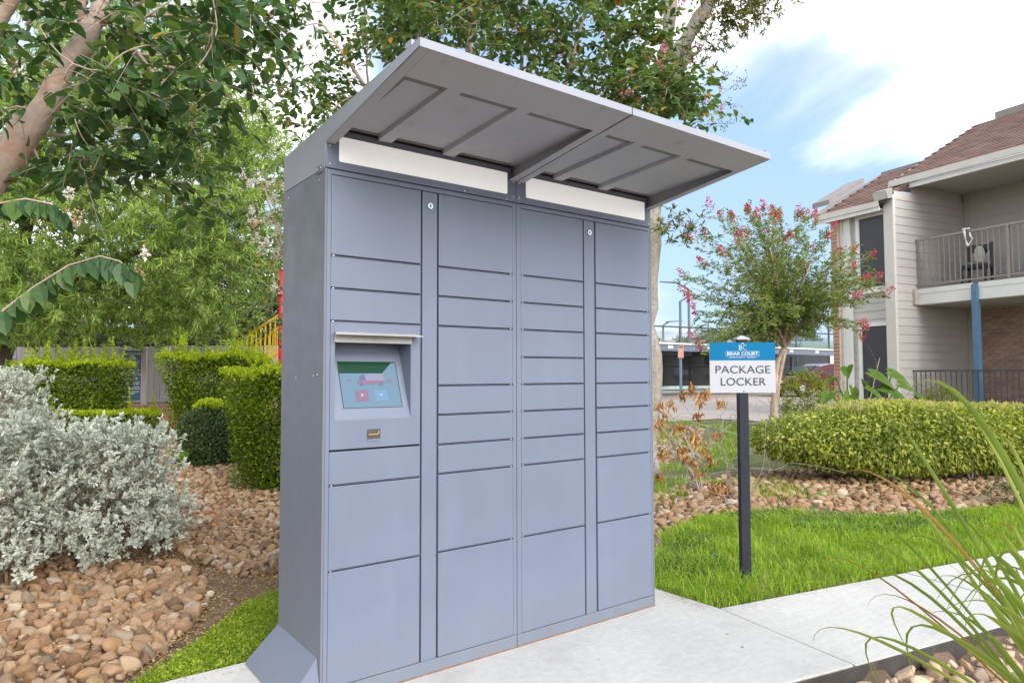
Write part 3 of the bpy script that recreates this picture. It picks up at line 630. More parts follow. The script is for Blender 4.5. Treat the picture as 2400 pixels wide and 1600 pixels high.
sl_ = np.array([0, RB-0.0005, 1.372-oz0]); sl_ = sl_/np.linalg.norm(sl_); snrm = np.cross([1, 0, 0], sl_)   # plane of the screen (normal towards the viewer)
snrm = snrm if snrm[1] < 0 else -snrm
def scp(x, u, k): return np.array([x, 0.0005, oz0])+sl_*u+snrm*k
SX0, SX1, SU0, SU1 = 0.095, 0.356, 0.049, 0.249
def on_screen(name, pts, k, mt):
    mb = MB(); p = [scp(SX0+(SX1-SX0)*a, SU0+(SU1-SU0)*b, k) for a, b in pts]; mb.prism(p, -snrm*0.0006); return mb.build(name, mt, tu)
glow('screen_blue', (0.23, 0.37, 0.50), 0.194); glow('screen_green', (0.012, 0.085, 0.03), 0.184); glow('screen_red', (0.40, 0.25, 0.37), 0.166); glow('screen_lilac', (0.40, 0.38, 0.56), 0.194); glow('screen_sky', (0.24, 0.42, 0.66), 0.194); glow('screen_white', (0.50, 0.58, 0.66), 0.230); glow('screen_wheel', (0.18, 0.24, 0.42), 0.184)
pbr('screen_seal', (0.02, 0.02, 0.024), 0.4)
on_screen('screen_seal', [(-.012, -.012), (1.015, -.012), (1.015, 1.012), (-.012, 1.012)], 0.0008, 'screen_seal')
on_screen('screen', [(0, 0), (1, 0), (1, 1), (0, 1)], 0.0018, 'screen_blue')
on_screen('screen_top_band', [(0, .745), (.74, .745), (.93, .985), (.99, .985), (.999, 0.999), (0.001, .999)], 0.0026, 'screen_green')  # dark green band with a slanted end across the top of the screen
for pts, mt in (([(.27, .50), (.75, .50), (.75, .60), (.70, .62), (.42, .62), (.36, .60), (.29, .57)], 'screen_red'), ([(.43, .58), (.75, .58), (.75, .73), (.43, .73)], 'screen_lilac'), ([(.31, .60), (.42, .60), (.42, .71), (.35, .70)], 'screen_wheel'),
                ([(.80, .53), (.88, .53), (.88, .61), (.80, .61)], 'screen_red'), ([(.12, .56), (.18, .56), (.18, .61), (.12, .61)], 'screen_red')): on_screen('screen_picture', pts, 0.0034 if mt != 'screen_lilac' else 0.0042, mt)
for cx in (.35, .68): on_screen('screen_picture', [(cx+.032*math.cos(i*.785), .50+.038*math.sin(i*.785)) for i in range(8)], 0.0050, 'screen_wheel')
for cx, mt in ((.33, 'screen_red'), (.66, 'screen_sky')):
    on_screen('screen_button', [(cx-.11, .13), (cx+.11, .13), (cx+.11, .38), (cx-.11, .38)], 0.0034, mt)
    on_screen('button_icon', [(cx-.025, .25), (cx, .235), (cx+.03, .265), (cx+.012, .295), (cx-.018, .29)], 0.0042, 'screen_white')
# hood
mb = MB(); hz0 = 1.437
mb.hexa([(0.030, -0.050, hz0-0.004), (0.420, -0.050, hz0-0.004), (0.412, -0.0005, hz0+0.006), (0.048, -0.0005, hz0+0.006)], [(0.030, -0.050, hz0), (0.420, -0.050, hz0), (0.412, -0.0005, hz0+0.010), (0.048, -0.0005, hz0+0.010)])
hd = mb.build('hood', 'hood_grey', tu)
plate('hood_flange', 0.045, 0.391, oz1-0.004, hz0+0.005, -0.0032, -0.0004, 'hood_grey', tu, 0.001)
for x in (0.21, 0.34): inst('screw', scr, Matrix.Translation((x, -0.012, hz0+0.005)) @ Matrix.Rotation(R(180), 4, 'X'), tu)
# scanner
plate('scanner_plate', 0.188, 0.248, 1.012, 1.052, -0.0012, 0.002, 'scanner_dark', tu, 0.0); plate('scanner_lip', 0.190, 0.246, 1.003, 1.0115, -0.003, 0.001, 'locker_paint', tu, 0.001)
mb = MB(); mb.box((0.193, -0.006, 1.029), (0.237, -0.0013, 1.033)); mb.bar((0.235, -0.004, 1.032), (0.240, -0.004, 1.044), 0.004); mb.build('scanner_window', 'scanner_brass', tu)
# splayed foot on the left end
mb = MB()
a_, b2, c2 = (-0.112, 0.575, 0.014), (-0.112, 0.055, 0.014), (-0.001, -0.012, 0.014); d2, e2 = (-0.001, 0.486, 0.178), (-0.001, 0.030, 0.178); a3 = (-0.001, 0.60, 0.014)
V = [a_, b2, c2, d2, e2, a3]+[(x, y, 0.001) for x, y, z in (a_, b2, c2, a3)]
mb.add(V, [(0, 1, 4, 3), (1, 0, 6, 7), (2, 1, 7, 8), (0, 5, 9, 6), (6, 9, 8, 7)], [(1, 2, 4), (0, 3, 5)])
ft = mb.build('splayed_foot', 'locker_paint', LK, bevel=0.0015); tag(ft, 'sloped steel foot cover at the left end of the locker')
# ================================================================== post sign
pbr('post_dark', (0.026, 0.029, 0.040), 0.55, 0.12, 14, 0.1, 80, spec=.2); pbr('cap_grey', (0.42, 0.42, 0.43), 0.4)
pbr('sign_white', (0.47, 0.48, 0.52), 0.6, 0.015, 4, spec=.2); pbr('sign_blue', (0.001, 0.15, 0.33), 0.6, 0.02, 4, spec=.15); pbr('sign_navy', (0.012, 0.034, 0.075), 0.4); pbr('sign_print', (0.62, 0.66, 0.70), 0.4)
pbr('bolt_dark', (0.12, 0.12, 0.13), 0.4, metal=0.6)
BX, BN, UZ = np.array([0.797, -0.603, 0]), np.array([-0.603, -0.797, 0]), np.array([0, 0, 1.0])
SB = np.array([2.744, -0.008, 0.0])
SG = thing('post_sign', 'blue and white apartment sign on a dark square post in the grass', 'sign', (SB[0], SB[1], -0.03))
def onb(o, x, n, z): return o + BX*x + BN*n + UZ*z
def bbox(mb, o, x0, x1, n0, n1, z0, z1): return mb.hexa([onb(o, x, n, z0) for x, n in ((x0, n0), (x0, n1), (x1, n1), (x1, n0))][::-1], [onb(o, x, n, z1) for x, n in ((x0, n0), (x0, n1), (x1, n1), (x1, n0))][::-1])
mb = MB(); bbox(mb, SB, -0.029, 0.029, -0.029, 0.029, -0.10, 1.488); mb.build('post', 'post_dark', SG, bevel=0.003)
mb = MB(); pts = [onb(SB, x, n, 1.487) for x, n in ((-.040, -.040), (.040, -.040), (.040, .040), (-.040, .040))]; pt2 = [onb(SB, x, n, 1.496) for x, n in ((-.040, -.040), (.040, -.040), (.040, .040), (-.040, .040))]; pt3 = [onb(SB, x, n, 1.514) for x, n in ((-.008, -.008), (.008, -.008), (.008, .008), (-.008, .008))]
mb.hexa(pts, pt2); mb.hexa(pt2, pt3); mb.build('post_cap', 'cap_grey', SG, bevel=0.002)
SX = -0.0065
mb = MB(); bbox(mb, SB, SX-0.2055, SX+0.2055, 0.0295, 0.0335, 1.155, 1.470); pn = mb.build('sign_board', 'sign_white', SG)
mb = MB(); bbox(mb, SB, SX-0.2055, SX+0.2055, 0.0340, 0.0346, 1.358, 1.470); mb.build('blue_band', 'sign_blue', SG)
mb = MB(); bbox(mb, SB, SX-0.2062, SX-0.2055, 0.0285, 0.0335, 1.155, 1.470); mb.build('board_edge', 'cap_grey', SG)
def sgm(x, z, k=0.0352): return frame(onb(SB, SX+x, k, z), BX, UZ, BN)
lettering('PACKAGE', 0.068, sgm(0.0, 1.298), 'sign_navy', SG, 1.16, -0.0002)
lettering('LOCKER', 0.068, sgm(0.0, 1.222), 'sign_navy', SG, 1.12, -0.0002)
lettering('BRIAR COURT', 0.0290, sgm(0.0, 1.3985), 'sign_print', SG, 1.06, 0.0003)
lettering('APARTMENT  HOMES', 0.0108, sgm(0.0, 1.3755), 'sign_print', SG, 1.62)
lettering('B', 0.046, sgm(-0.0125, 1.4365), 'sign_print', SG, 0.95, -0.0004, name='monogram'); lettering('C', 0.046, sgm(0.0145, 1.4365, 0.0362), 'sign_print', SG, 0.85, -0.0010, name='monogram')
mb = MB(); mb.lathe([(0, 0.001), (0.0035, 0.001), (0.0035, 0)], n=10); o = mb.build('monogram', 'sign_print', SG); o.matrix_basis = Matrix.Translation(-SG.location).inverted() @ Matrix.Translation(-SG.location) @ sgm(-0.001, 1.4615)
mb = MB()
for x0, x1, z0, z1 in ((-.104, .104, 1.4140, 1.4150), (-.104, .104, 1.3830, 1.3840), (-.105, -.104, 1.3830, 1.4150), (.104, .105, 1.3830, 1.4150)): bbox(mb, SB, SX+x0, SX+x1, 0.0347, 0.0353, z0, z1)
mb.build('name_border', 'sign_print', SG)
for z in (1.463, 1.165):
    mb = MB(); mb.lathe([(0, 0.003), (0.003, 0.0028), (0.0045, 0)], n=10); o = mb.build('bolt', 'bolt_dark' if z < 1.3 else 'sign_print', SG); o.matrix_basis = sgm(0.006, z, 0.0352)

# ================================================================== apartment building
pbr('siding_paint', (0.57, 0.53, 0.505), 0.7, 0.04, 3, 0.1, 90, obj_rand=0.05); pbr('trim_paint', (0.68, 0.64, 0.59), 0.6, 0.04, 4); pbr('trim_tan', (0.50, 0.45, 0.41), 0.65, 0.05, 4)
pbr('white_trim', (0.78, 0.77, 0.75), 0.6, 0.04, 5, spots=(3, 0.62, 0.8, (0.5, 0.47, 0.42), 0.4)); pbr('soffit_paint', (0.58, 0.54, 0.50), 0.8, 0.05, 2)
pbr('window_glass', (0.050, 0.048, 0.058), 0.45, 0.1, 2); pbr('blue_post', (0.10, 0.20, 0.33), 0.5, 0.10, 8); pbr('rail_iron', (0.30, 0.265, 0.25), 0.5, 0.15, 30); pbr('fence_iron', (0.075, 0.07, 0.075), 0.5)
pbr('deck_edge', (0.15, 0.13, 0.12), 0.8); pbr('flood_glass', (0.62, 0.66, 0.58), 0.3); pbr('flood_body', (0.35, 0.32, 0.31), 0.5)
pbr('shingle', (0.25, 0.145, 0.115), 0.9, 0.22, 14, 0.4, 120, obj_rand=0.38); pbr('roof_felt', (0.085, 0.055, 0.05), 0.95); pbr('ridge_metal', (0.27, 0.245, 0.235), 0.6, 0.1, 6)
pbr('brick_face', (0.55, 0.36, 0.29), 0.9, 0.2, 11, 0.4, 90, obj_rand=0.35, spots=(5, 0.60, 0.68, (0.62, 0.57, 0.52), 0.75)); pbr('brick_orange', (0.46, 0.235, 0.14), 0.9, 0.18, 9, 0.4, 90, obj_rand=0.25); pbr('mortar', (0.52, 0.44, 0.39), 0.95, 0.15, 20)
K0 = np.array([14.153, 4.089]); EB = 0.68; GZ = 0.24
BE, BB = np.array([0.980, -0.1977, 0]), np.array([0.1977, 0.980, 0])
AB = thing('apartment_building', 'two storey apartment building with beige siding, brick, balcony and brown shingle roof', 'building', (K0[0], K0[1], GZ))
def bp(s, e, z): return np.array([K0[0], K0[1], 0]) + BB*s + BE*e + UZ*z
def bb(mb, s0, s1, e0, e1, z0, z1):
    c = ((s0, e0), (s0, e1), (s1, e1), (s1, e0)); return mb.hexa([bp(s, e, z0) for s, e in c], [bp(s, e, z1) for s, e in c])
def bpart(name, mt, *a, parent=AB, bevel=0.0): mb = MB(); bb(mb, *a); return mb.build(name, mt, parent, bevel=bevel)
# walls behind everything
bpart('wall_core', 'siding_paint', 0.012, 1.28, 0.10, 8.0, GZ-.4, 4.95)
bpart('wall_core', 'siding_paint', -9.0, 0.010, 2.53, 8.0, GZ-.4, 5.6)
# siding boards: side wall of the recess (faces the viewer's right), back wall above, front bay
def board(name, f0, f1, z0, z1, out, wall):
    """one lapped board, thicker at its lower edge"""
    mb = MB()
    if wall == 'B': p = lambda a, o, z: bp(-o, a, z)
    else: p = lambda a, o, z: bp(a, out-o, z)
    th = 0.016; q = [(f0, 0), (f1, 0)]
    mb.hexa([p(f0, 0, z0), p(f1, 0, z0), p(f1, th, z0), p(f0, th, z0)], [p(f0, 0, z1), p(f1, 0, z1), p(f1, 0.003, z1), p(f0, 0.003, z1)])
    return mb.build(name, 'siding_paint', AB)
for k in range(29):
    z0 = GZ-.30+k*0.1795
    board('siding_board', 0.06, 2.50, z0, z0+0.185, 0, 'B')
for k in range(15):
    z0 = 3.10+k*0.1795
    if z0 < 5.5: board('siding_board', -9.0, -0.10, z0, min(z0+0.185, 5.6), 2.53, 'F')
for k in range(27):
    z0 = GZ-.30+k*0.1795; z1 = min(z0+0.185, 4.80)
    if 4.70 > z0 > 3.12 or 2.30 > z0:
        board('siding_board', 0.93, 1.06, z0, z1, 0.10, 'F')
    else: board('siding_board', 0.20, 1.06, z0, z1, 0.10, 'F')
# corner trims
bpart('corner_trim', 'trim_paint', -0.028, 0.195, -0.020, 0.058, GZ-.3, 5.06, bevel=0.004)
bpart('inner_corner_trim', 'trim_tan', -0.10, -0.018, 2.44, 2.528, GZ-.3, 5.55)
bpart('corner_board', 'white_trim', 1.065, 1.235, 0.02, 0.12, GZ-.3, 4.78, bevel=0.004)
bpart('corner_board_edge', 'trim_paint', 1.237, 1.30, -0.01, 0.10, GZ-.3, 4.78)
# windows of the bay
for z0, z1, g in ((3.15, 4.69, 0), (GZ-.1, 2.29, 0)):
    w = bpart('window', 'window_glass', 0.20, 0.835, 0.060, 0.068, z0, z1)
    bpart('window_frame', 'white_trim', 0.838, 0.925, 0.035, 0.098, z0-.09, z1+.08, parent=w); bpart('window_frame', 'white_trim', 0.198, 0.836, 0.035, 0.098, z1+.003, z1+.08, parent=w)
    bpart('window_sill', 'white_trim', 0.198, 0.836, 0.020, 0.098, z0-.13, z0-.003, parent=w)
# brick pier at the far corner
pr = bpart('brick_pier', 'mortar', 1.306, 1.475, -0.085, 0.62, GZ-.4, 4.80)
BRK = {}
def brick_mesh(l, h, d, mt):
    k = (l, h, d, mt)
    if k not in BRK:
        mb = MB(); mb.box((-l/2, -d, -h/2), (l/2, 0, h/2)); m_ = mb.mesh('brick'); bm = bmesh.new(); bm.from_mesh(m_); bmesh.ops.bevel(bm, geom=bm.edges[:], offset=0.004, segments=1, affect='EDGES'); bm.to_mesh(m_); bm.free(); m_.materials.append(MATS[mt]); BRK[k] = m_
    return BRK[k]
MF = lambda s, e, z: frame(bp(s, e, z), -BB, BE, UZ)       # a piece on a wall that faces -e
for k in range(62):
    z = GZ-.3+k*0.083
    if z > 4.74: break
    ln, off = (0.155, 0) if k % 2 else (0.155, 0)
    inst('brick', brick_mesh(0.160, 0.070, 0.012, 'brick_orange'), MF(1.3905, -0.0745+0.0002*(k % 3), z), pr)
# low roof over the bay
def roof_part(name, s0, s1, e0, e1, z_e, slope, courses, tabw, keep_s):
    """a sloping deck with lapped shingles, each course a row of tabs"""
    zr = lambda e: z_e+(e-e0)*slope
    mb = MB(); mb.hexa([bp(s0, e0, zr(e0)-.06), bp(s1, e0, zr(e0)-.06), bp(s1, e1, zr(e1)-.06), bp(s0, e1, zr(e1)-.06)], [bp(s0, e0, zr(e0)), bp(s1, e0, zr(e0)), bp(s1, e1, zr(e1)), bp(s0, e1, zr(e1))])
    rf = mb.build(name, 'roof_felt', AB)
    up = unit(BE+UZ*slope); nr = unit(np.cross(BB, up)); nr = nr if nr[2] > 0 else -nr
    L = (e1-e0)*math.sqrt(1+slope**2); ex = L/courses; ms = []
    for v in range(4):
        w = tabw-0.006; rr = random.Random(v); mb = MB()
        mb.hexa([(-w/2, -0.012*rr.random(), 0.006), (w/2, -0.012*rr.random(), 0.006), (w/2, ex*1.15, 0.001), (-w/2, ex*1.15, 0.001)], [(-w/2, -0.008*rr.random(), 0.024), (w/2, -0.008*rr.random(), 0.024), (w/2, ex*1.15, 0.009), (-w/2, ex*1.15, 0.009)])
        m_ = mb.mesh('shingle'); m_.materials.append(MATS['shingle']); ms.append(m_)
    far = MB(); rr = random.Random(9)
    for c_ in range(courses):
        o = -(c_ % 2)*tabw/2; s = s1
        s = s1+o
        while s-tabw > s0-tabw*.5:
            sc = s-tabw/2; P = bp(min(max(sc, s0+tabw/2), s1-tabw/2), e0, z_e)+up*(c_*ex-0.01)+nr*0.001
            if sc > keep_s: inst('shingle', rr.choice(ms), frame(P, -BB, up, nr), rf)
            else:
                w = tabw-.006; A = lambda x, y, z: P-BB*x+up*y+nr*z
                far.hexa([A(-w/2, 0, .006), A(w/2, 0, .006), A(w/2, ex*1.1, .001), A(-w/2, ex*1.1, .001)], [A(-w/2, 0, .022), A(w/2, 0, .022), A(w/2, ex*1.1, .009), A(-w/2, ex*1.1, .009)])
            s -= tabw
    if far.n: f_ = far.build('farther_shingles', 'shingle', rf); f_['kind'] = 'stuff'
    return rf, zr, up, nr
r1, zr1, u1, n1 = roof_part('bay_roof', 0.02, 1.74, -0.14, 2.05, 4.945, 0.555, 17, 0.32, -9)
bpart('bay_soffit', 'soffit_paint', 0.20, 1.70, -0.12, 0.9, 4.775, 4.79, parent=r1); bpart('bay_fascia', 'trim_paint', 0.20, 1.70, -0.175, -0.143, 4.83, 4.955, parent=r1, bevel=0.004); bpart('bay_fascia', 'white_trim', 0.20, 1.70, -0.150, -0.122, 4.745, 4.828, parent=r1)
mb = MB(); mb.hexa([bp(1.705, -0.17, 4.80), bp(1.80, -0.17, 4.80), bp(1.80, 2.15, 6.00), bp(1.705, 2.15, 6.00)], [bp(1.705, -0.17, 5.03), bp(1.80, -0.17, 5.03), bp(1.80, 2.15, 6.24), bp(1.705, 2.15, 6.24)]); mb.build('barge_board', 'ridge_metal', r1)
mb = MB(); bb(mb, 1.70, 1.83, -0.20, -0.172, 4.74, 5.05); mb.build('barge_end', 'trim_tan', r1)
mb = MB(); mb.hexa([bp(1.81, 0.30, 5.28), bp(2.30, 0.30, 5.28), bp(2.30, 1.55, 5.95), bp(1.81, 1.55, 5.95)], [bp(1.81, 0.30, 5.40), bp(2.30, 0.30, 5.40), bp(2.30, 1.55, 6.07), bp(1.81, 1.55, 6.07)]); mb.build('far_gutter', 'ridge_metal', r1)
bpart('ridge_cap', 'ridge_metal', 0.02, 1.70, 2.03, 2.12, 6.13, 6.24, parent=r1)
# main roof
r2, zr2, u2, n2 = roof_part('main_roof', -9.0, 0.50, 0.60, 3.86, 5.485, 0.560, 25, 0.31, -2.6)
bpart('fascia', 'trim_paint', -9.0, 0.46, 0.545, 0.597, 5.385, 5.525, parent=r2, bevel=0.005); bpart('fascia', 'white_trim', -9.0, 0.22, 0.60, 0.65, 5.275, 5.3835, parent=r2, bevel=0.004)
bpart('soffit', 'soffit_paint', -9.0, 0.44, 0.652, 2.52, 5.34, 5.36, parent=r2); bpart('ridge_cap', 'ridge_metal', -9.0, 0.0, 3.80, 3.98, 7.28, 7.46, parent=r2)
mb = MB(); mb.hexa([bp(0.47, 0.58, 5.36), bp(0.50, 0.58, 5.36), bp(0.50, 3.86, 7.20), bp(0.47, 3.86, 7.20)], [bp(0.47, 0.58, 5.48), bp(0.50, 0.58, 5.48), bp(0.50, 3.86, 7.30), bp(0.47, 3.86, 7.30)]); mb.build('rake_board', 'trim_paint', r2)
bpart('gable_wall', 'siding_paint', 0.03, 0.05, 0.70, 3.8, 4.9, 5.45)
# floodlight
fl = MB(); fl.hexa([bp(0.30, -0.16, 4.95), bp(-0.02, -0.16, 4.95), bp(-0.04, -0.03, 4.98), bp(0.28, -0.03, 4.98)], [bp(0.30, -0.23, 5.13), bp(-0.02, -0.23, 5.13), bp(-0.04, -0.03, 5.20), bp(0.28, -0.03, 5.20)]); fo = fl.build('floodlight', 'flood_body', AB, bevel=0.01)
mb = MB(); mb.hexa([bp(0.285, -0.166, 4.965), bp(-0.005, -0.166, 4.965), bp(-0.005, -0.160, 4.965), bp(0.285, -0.160, 4.965)], [bp(0.285, -0.232, 5.115), bp(-0.005, -0.232, 5.115), bp(-0.005, -0.226, 5.115), bp(0.285, -0.226, 5.115)]); mb.build('lamp_glass', 'flood_glass', fo)
# balcony
bal = bpart('balcony', 'deck_edge', -9.0, -0.02, EB+0.03, 2.52, 2.98, 3.085)
bpart('balcony_fascia', 'white_trim', -1.187, -0.02, EB, EB+0.029, 2.965, 3.07, parent=bal); bpart('balcony_fascia', 'white_trim', -1.187, -0.02, EB+0.008, EB+0.0295, 2.735, 2.963, parent=bal)
bpart('balcony_fascia', 'white_trim', -9.0, -1.303, EB, EB+0.029, 2.965, 3.07, parent=bal); bpart('balcony_fascia', 'white_trim', -9.0, -1.303, EB+0.008, EB+0.0295, 2.735, 2.963, parent=bal)
bpart('balcony_end', 'trim_tan', -0.07, -0.019, EB-0.11, EB-.001, 2.73, 3.06, parent=bal); bpart('balcony_ceiling', 'soffit_paint', -9.0, -0.02, EB+0.031, 2.50, 2.72, 2.74, parent=bal)
bpart('top_rail', 'rail_iron', -9.0, -0.018, EB+0.015, EB+0.06, 4.10, 4.145, parent=bal); bpart('bottom_rail', 'rail_iron', -9.0, -0.018, EB+0.02, EB+0.055, 3.135, 3.165, parent=bal)
bm_ = MB().box((-0.008, -0.008, 0), (0.008, 0.008, 0.936)).mesh('baluster'); bm_.materials.append(MATS['rail_iron'])
for k in range(40):
    s = -0.08-k*0.1085
    if abs(s+1.86) < .04: continue
    inst('baluster', bm_, frame(bp(s, EB+0.0375, 3.1645), BB, -BE, UZ), bal)
for s in (-1.86, -3.7): bpart('rail_post', 'rail_iron', s-.022, s+.022, EB+0.012, EB+0.063, 3.086, 4.0995, parent=bal)
for s in (-1.245, -4.6): bpart('blue_post', 'blue_post', s-.056, s+.056, EB-0.056, EB+0.056, GZ-.3, 3.04, bevel=0.006)
bpart('post_base', 'deck_edge', -9, 0.0, EB-.1, 2.5, GZ-.3, GZ+0.02)
# brick wall under the balcony
bw = bpart('brick_wall', 'mortar', -9.0, -0.105, 2.49, 2.529, GZ-.3, 2.72)
n = 0
for k in range(33):
    z = GZ+0.02+k*0.0745
    for j in range(9):
        s = -0.215-(0.105 if k % 2 else 0)-j*0.213
        inst('brick', brick_mesh(0.203, 0.065, 0.014, 'brick_face'), MF(s, 2.4895, z), bw)
# iron fence at the ground floor
fe = thing('iron_fence', 'low dark iron picket fence in front of the brick patio wall', 'fence', bp(-1.2, EB-.16, GZ))
bpart('top_rail', 'fence_iron', -9.0, 0.10, EB-0.185, EB-0.145, 1.300, 1.335, parent=fe); bpart('bottom_rail', 'fence_iron', -9.0, 0.10, EB-0.18, EB-0.15, 0.36, 0.385, parent=fe)
bm2 = MB().box((-0.007, -0.007, 0), (0.007, 0.007, 0.99)).mesh('picket'); bm2.materials.append(MATS['fence_iron'])
for k in range(42): inst('picket', bm2, frame(bp(0.03-k*0.105, EB-0.165, 0.305), BB, -BE, UZ), fe)
# chair on the balcony
pbr('chair_black', (0.022, 0.023, 0.028), 0.35, 0.1, 8); pbr('cushion_grey', (0.20, 0.215, 0.22), 0.8); pbr('pillow_cream', (0.60, 0.58, 0.50), 0.9)
cc = bp(-0.86, EB+0.72, 3.086); CH = thing('dining_chair', 'black high backed chair with cream pillow on the balcony', 'chair', cc)
ca = R(14); CXv = np.array([-BB*math.cos(ca)+BE*math.sin(ca)])[0]; CYv = np.array([-BE*math.cos(ca)-BB*math.sin(ca)])[0]     # right, front
cp = lambda x, y, z: cc+CXv*x+CYv*y+UZ*z
def cbox(mb, x0, x1, y0, y1, z0, z1): return mb.hexa([cp(x, y, z0) for x, y in ((x0, y0), (x1, y0), (x1, y1), (x0, y1))], [cp(x, y, z1) for x, y in ((x0, y0), (x1, y0), (x1, y1), (x0, y1))])
for x in (-.21, .21):
    mb = MB(); cbox(mb, x-.022, x+.022, .17, .21, 0, .40); mb.build('leg', 'chair_black', CH)
    mb = MB(); mb.hexa([cp(x+a*.024, -.22+b*.024, 0) for a, b in ((-1, -1), (1, -1), (1, 1), (-1, 1))], [cp(x*.98+a*.024, -.27+b*.024, .93) for a, b in ((-1, -1), (1, -1), (1, 1), (-1, 1))]); mb.build('back_post', 'chair_black', CH)
mb = MB(); cbox(mb, -.232, .232, -.21, .212, .36, .43); mb.build('seat_frame', 'chair_black', CH, bevel=.008)
mb = MB(); cbox(mb, -.225, .225, -.19, .215, .431, .475); mb.build('seat_cushion', 'cushion_grey', CH, bevel=.015)
mb = MB(); mb.prism([cp(-.185, -.262, .90), cp(.185, -.262, .90), cp(.185, -.258, .78), cp(.07, -.252, .66), cp(.07, -.235, .44), cp(-.07, -.235, .44), cp(-.07, -.252, .66), cp(-.185, -.258, .78)], -CYv*.02); mb.build('backrest', 'chair_black', CH)
mb = MB(); pr_ = [(0.001, -.19), (.07, -.165), (.10, -.08), (.105, .02), (.085, .12), (.045, .18), (.001, .195)]; mb.lathe(pr_, n=16)
pl = mb.build('pillow', 'pillow_cream', None, smoothed=True); pl.parent = CH; pl.matrix_parent_inverse = Matrix.Translation(-CH.location); pl.matrix_basis = frame(cp(.02, -.14, .665), CXv, CYv*0.5, UZ)
# white ribbon bow on the rail
pbr('ribbon_white', (0.80, 0.80, 0.80), 0.8)
RB_ = thing('ribbon_bow', 'white cloth ribbon tied over the balcony rail', 'ribbon', bp(-1.12, EB, 4.15))
for i, (pts, w) in enumerate(((((-.06, 4.16), (-.03, 4.175), (.01, 4.17), (.05, 4.165)), .07), (((-.05, 4.16), (-.035, 4.05), (-.03, 3.95), (.0, 3.86), (.03, 3.82)), .055), (((.03, 3.82), (.05, 3.87), (.09, 3.93), (.10, 3.97), (.07, 4.02), (.05, 4.09)), .035))):
    mb = MB(); P = [bp(-1.12-x, EB-0.01-.01*math.sin(j*2), z) for j, (x, z) in enumerate(pts)]; mb.tube(P, [w/2*(0.7+0.3*math.cos(j*1.7)) for j in range(len(P))], 8); mb.build('ribbon_loop', 'ribbon_white', RB_, smoothed=True)
# ================================================================== car park, court fence, lamps
pbr('beam_blue', (0.13, 0.16, 0.215), 0.5, 0.1, 3); pbr('beam_cap', (0.66, 0.62, 0.56), 0.6, 0.05, 3); pbr('galv_dark', (0.045, 0.047, 0.055), 0.5); pbr('pole_grey', (0.10, 0.115, 0.135), 0.5)
pbr('plate_white', (0.75, 0.75, 0.73), 0.5); pbr('column_grey', (0.40, 0.40, 0.40), 0.8); pbr('sign_pink', (0.62, 0.30, 0.25), 0.5); pbr('sign_pole_blue', (0.16, 0.23, 0.33), 0.5)
clearmat('windscreen_dark', (0.014, 0.016, 0.019), 0.03); clearmat('net_light', (0.10, 0.11, 0.12), 0.62); pbr('shed_white', (0.62, 0.60, 0.56), 0.7, 0.06, 2); pbr('shed_green', (0.16, 0.27, 0.25), 0.6)
def gz(p): return float(height(p[0], p[1]))
# carport: a long beam on posts
c0, c1 = at(1545, 806, 27.9), at(1925, 822, 36.0); cdir = unit((c1-c0)*np.array([1, 1, 0])); cn = np.array([-cdir[1], cdir[0], 0]); cn = cn if cn@AXF > 0 else -cn
CP = thing('carport', 'long flat carport with slate blue beam and pale roof edge behind the pink tree', 'carport', drop(c0))
A = np.array([c0[0], c0[1], 0])-cdir*8; LN = 24.0
cpp = lambda s, n, z: A+cdir*s+cn*n+UZ*z
def cbx(mb, s0, s1, n0, n1, z0, z1): return mb.hexa([cpp(s, n, z0) for s, n in ((s0, n0), (s1, n0), (s1, n1), (s0, n1))], [cpp(s, n, z1) for s, n in ((s0, n0), (s1, n0), (s1, n1), (s0, n1))])
for nm, mt, a in (('beam', 'beam_blue', (0, LN, 0, .12, 2.20, 2.46)), ('roof_edge', 'beam_cap', (0, LN, -.06, 0.0, 2.465, 2.54)), ('roof', 'beam_cap', (0, LN, 0.001, 5.0, 2.47, 2.53)), ('beam', 'beam_blue', (0, LN, 4.6, 4.72, 2.20, 2.46))): mb = MB(); cbx(mb, *a); mb.build(nm, mt, CP)
for s in (1.0, 6.0, 17.4, 22.0): mb = MB(); cbx(mb, s, s+.14, 2.2, 2.34, -.1, 2.2); mb.build('post', 'beam_blue', CP)
for s in (8.55, 11.2, 13.6, 17.9, 20.4): mb = MB(); cbx(mb, s, s+.32, -.012, -.001, 2.30, 2.42); mb.build('bay_plate', 'plate_white', CP)
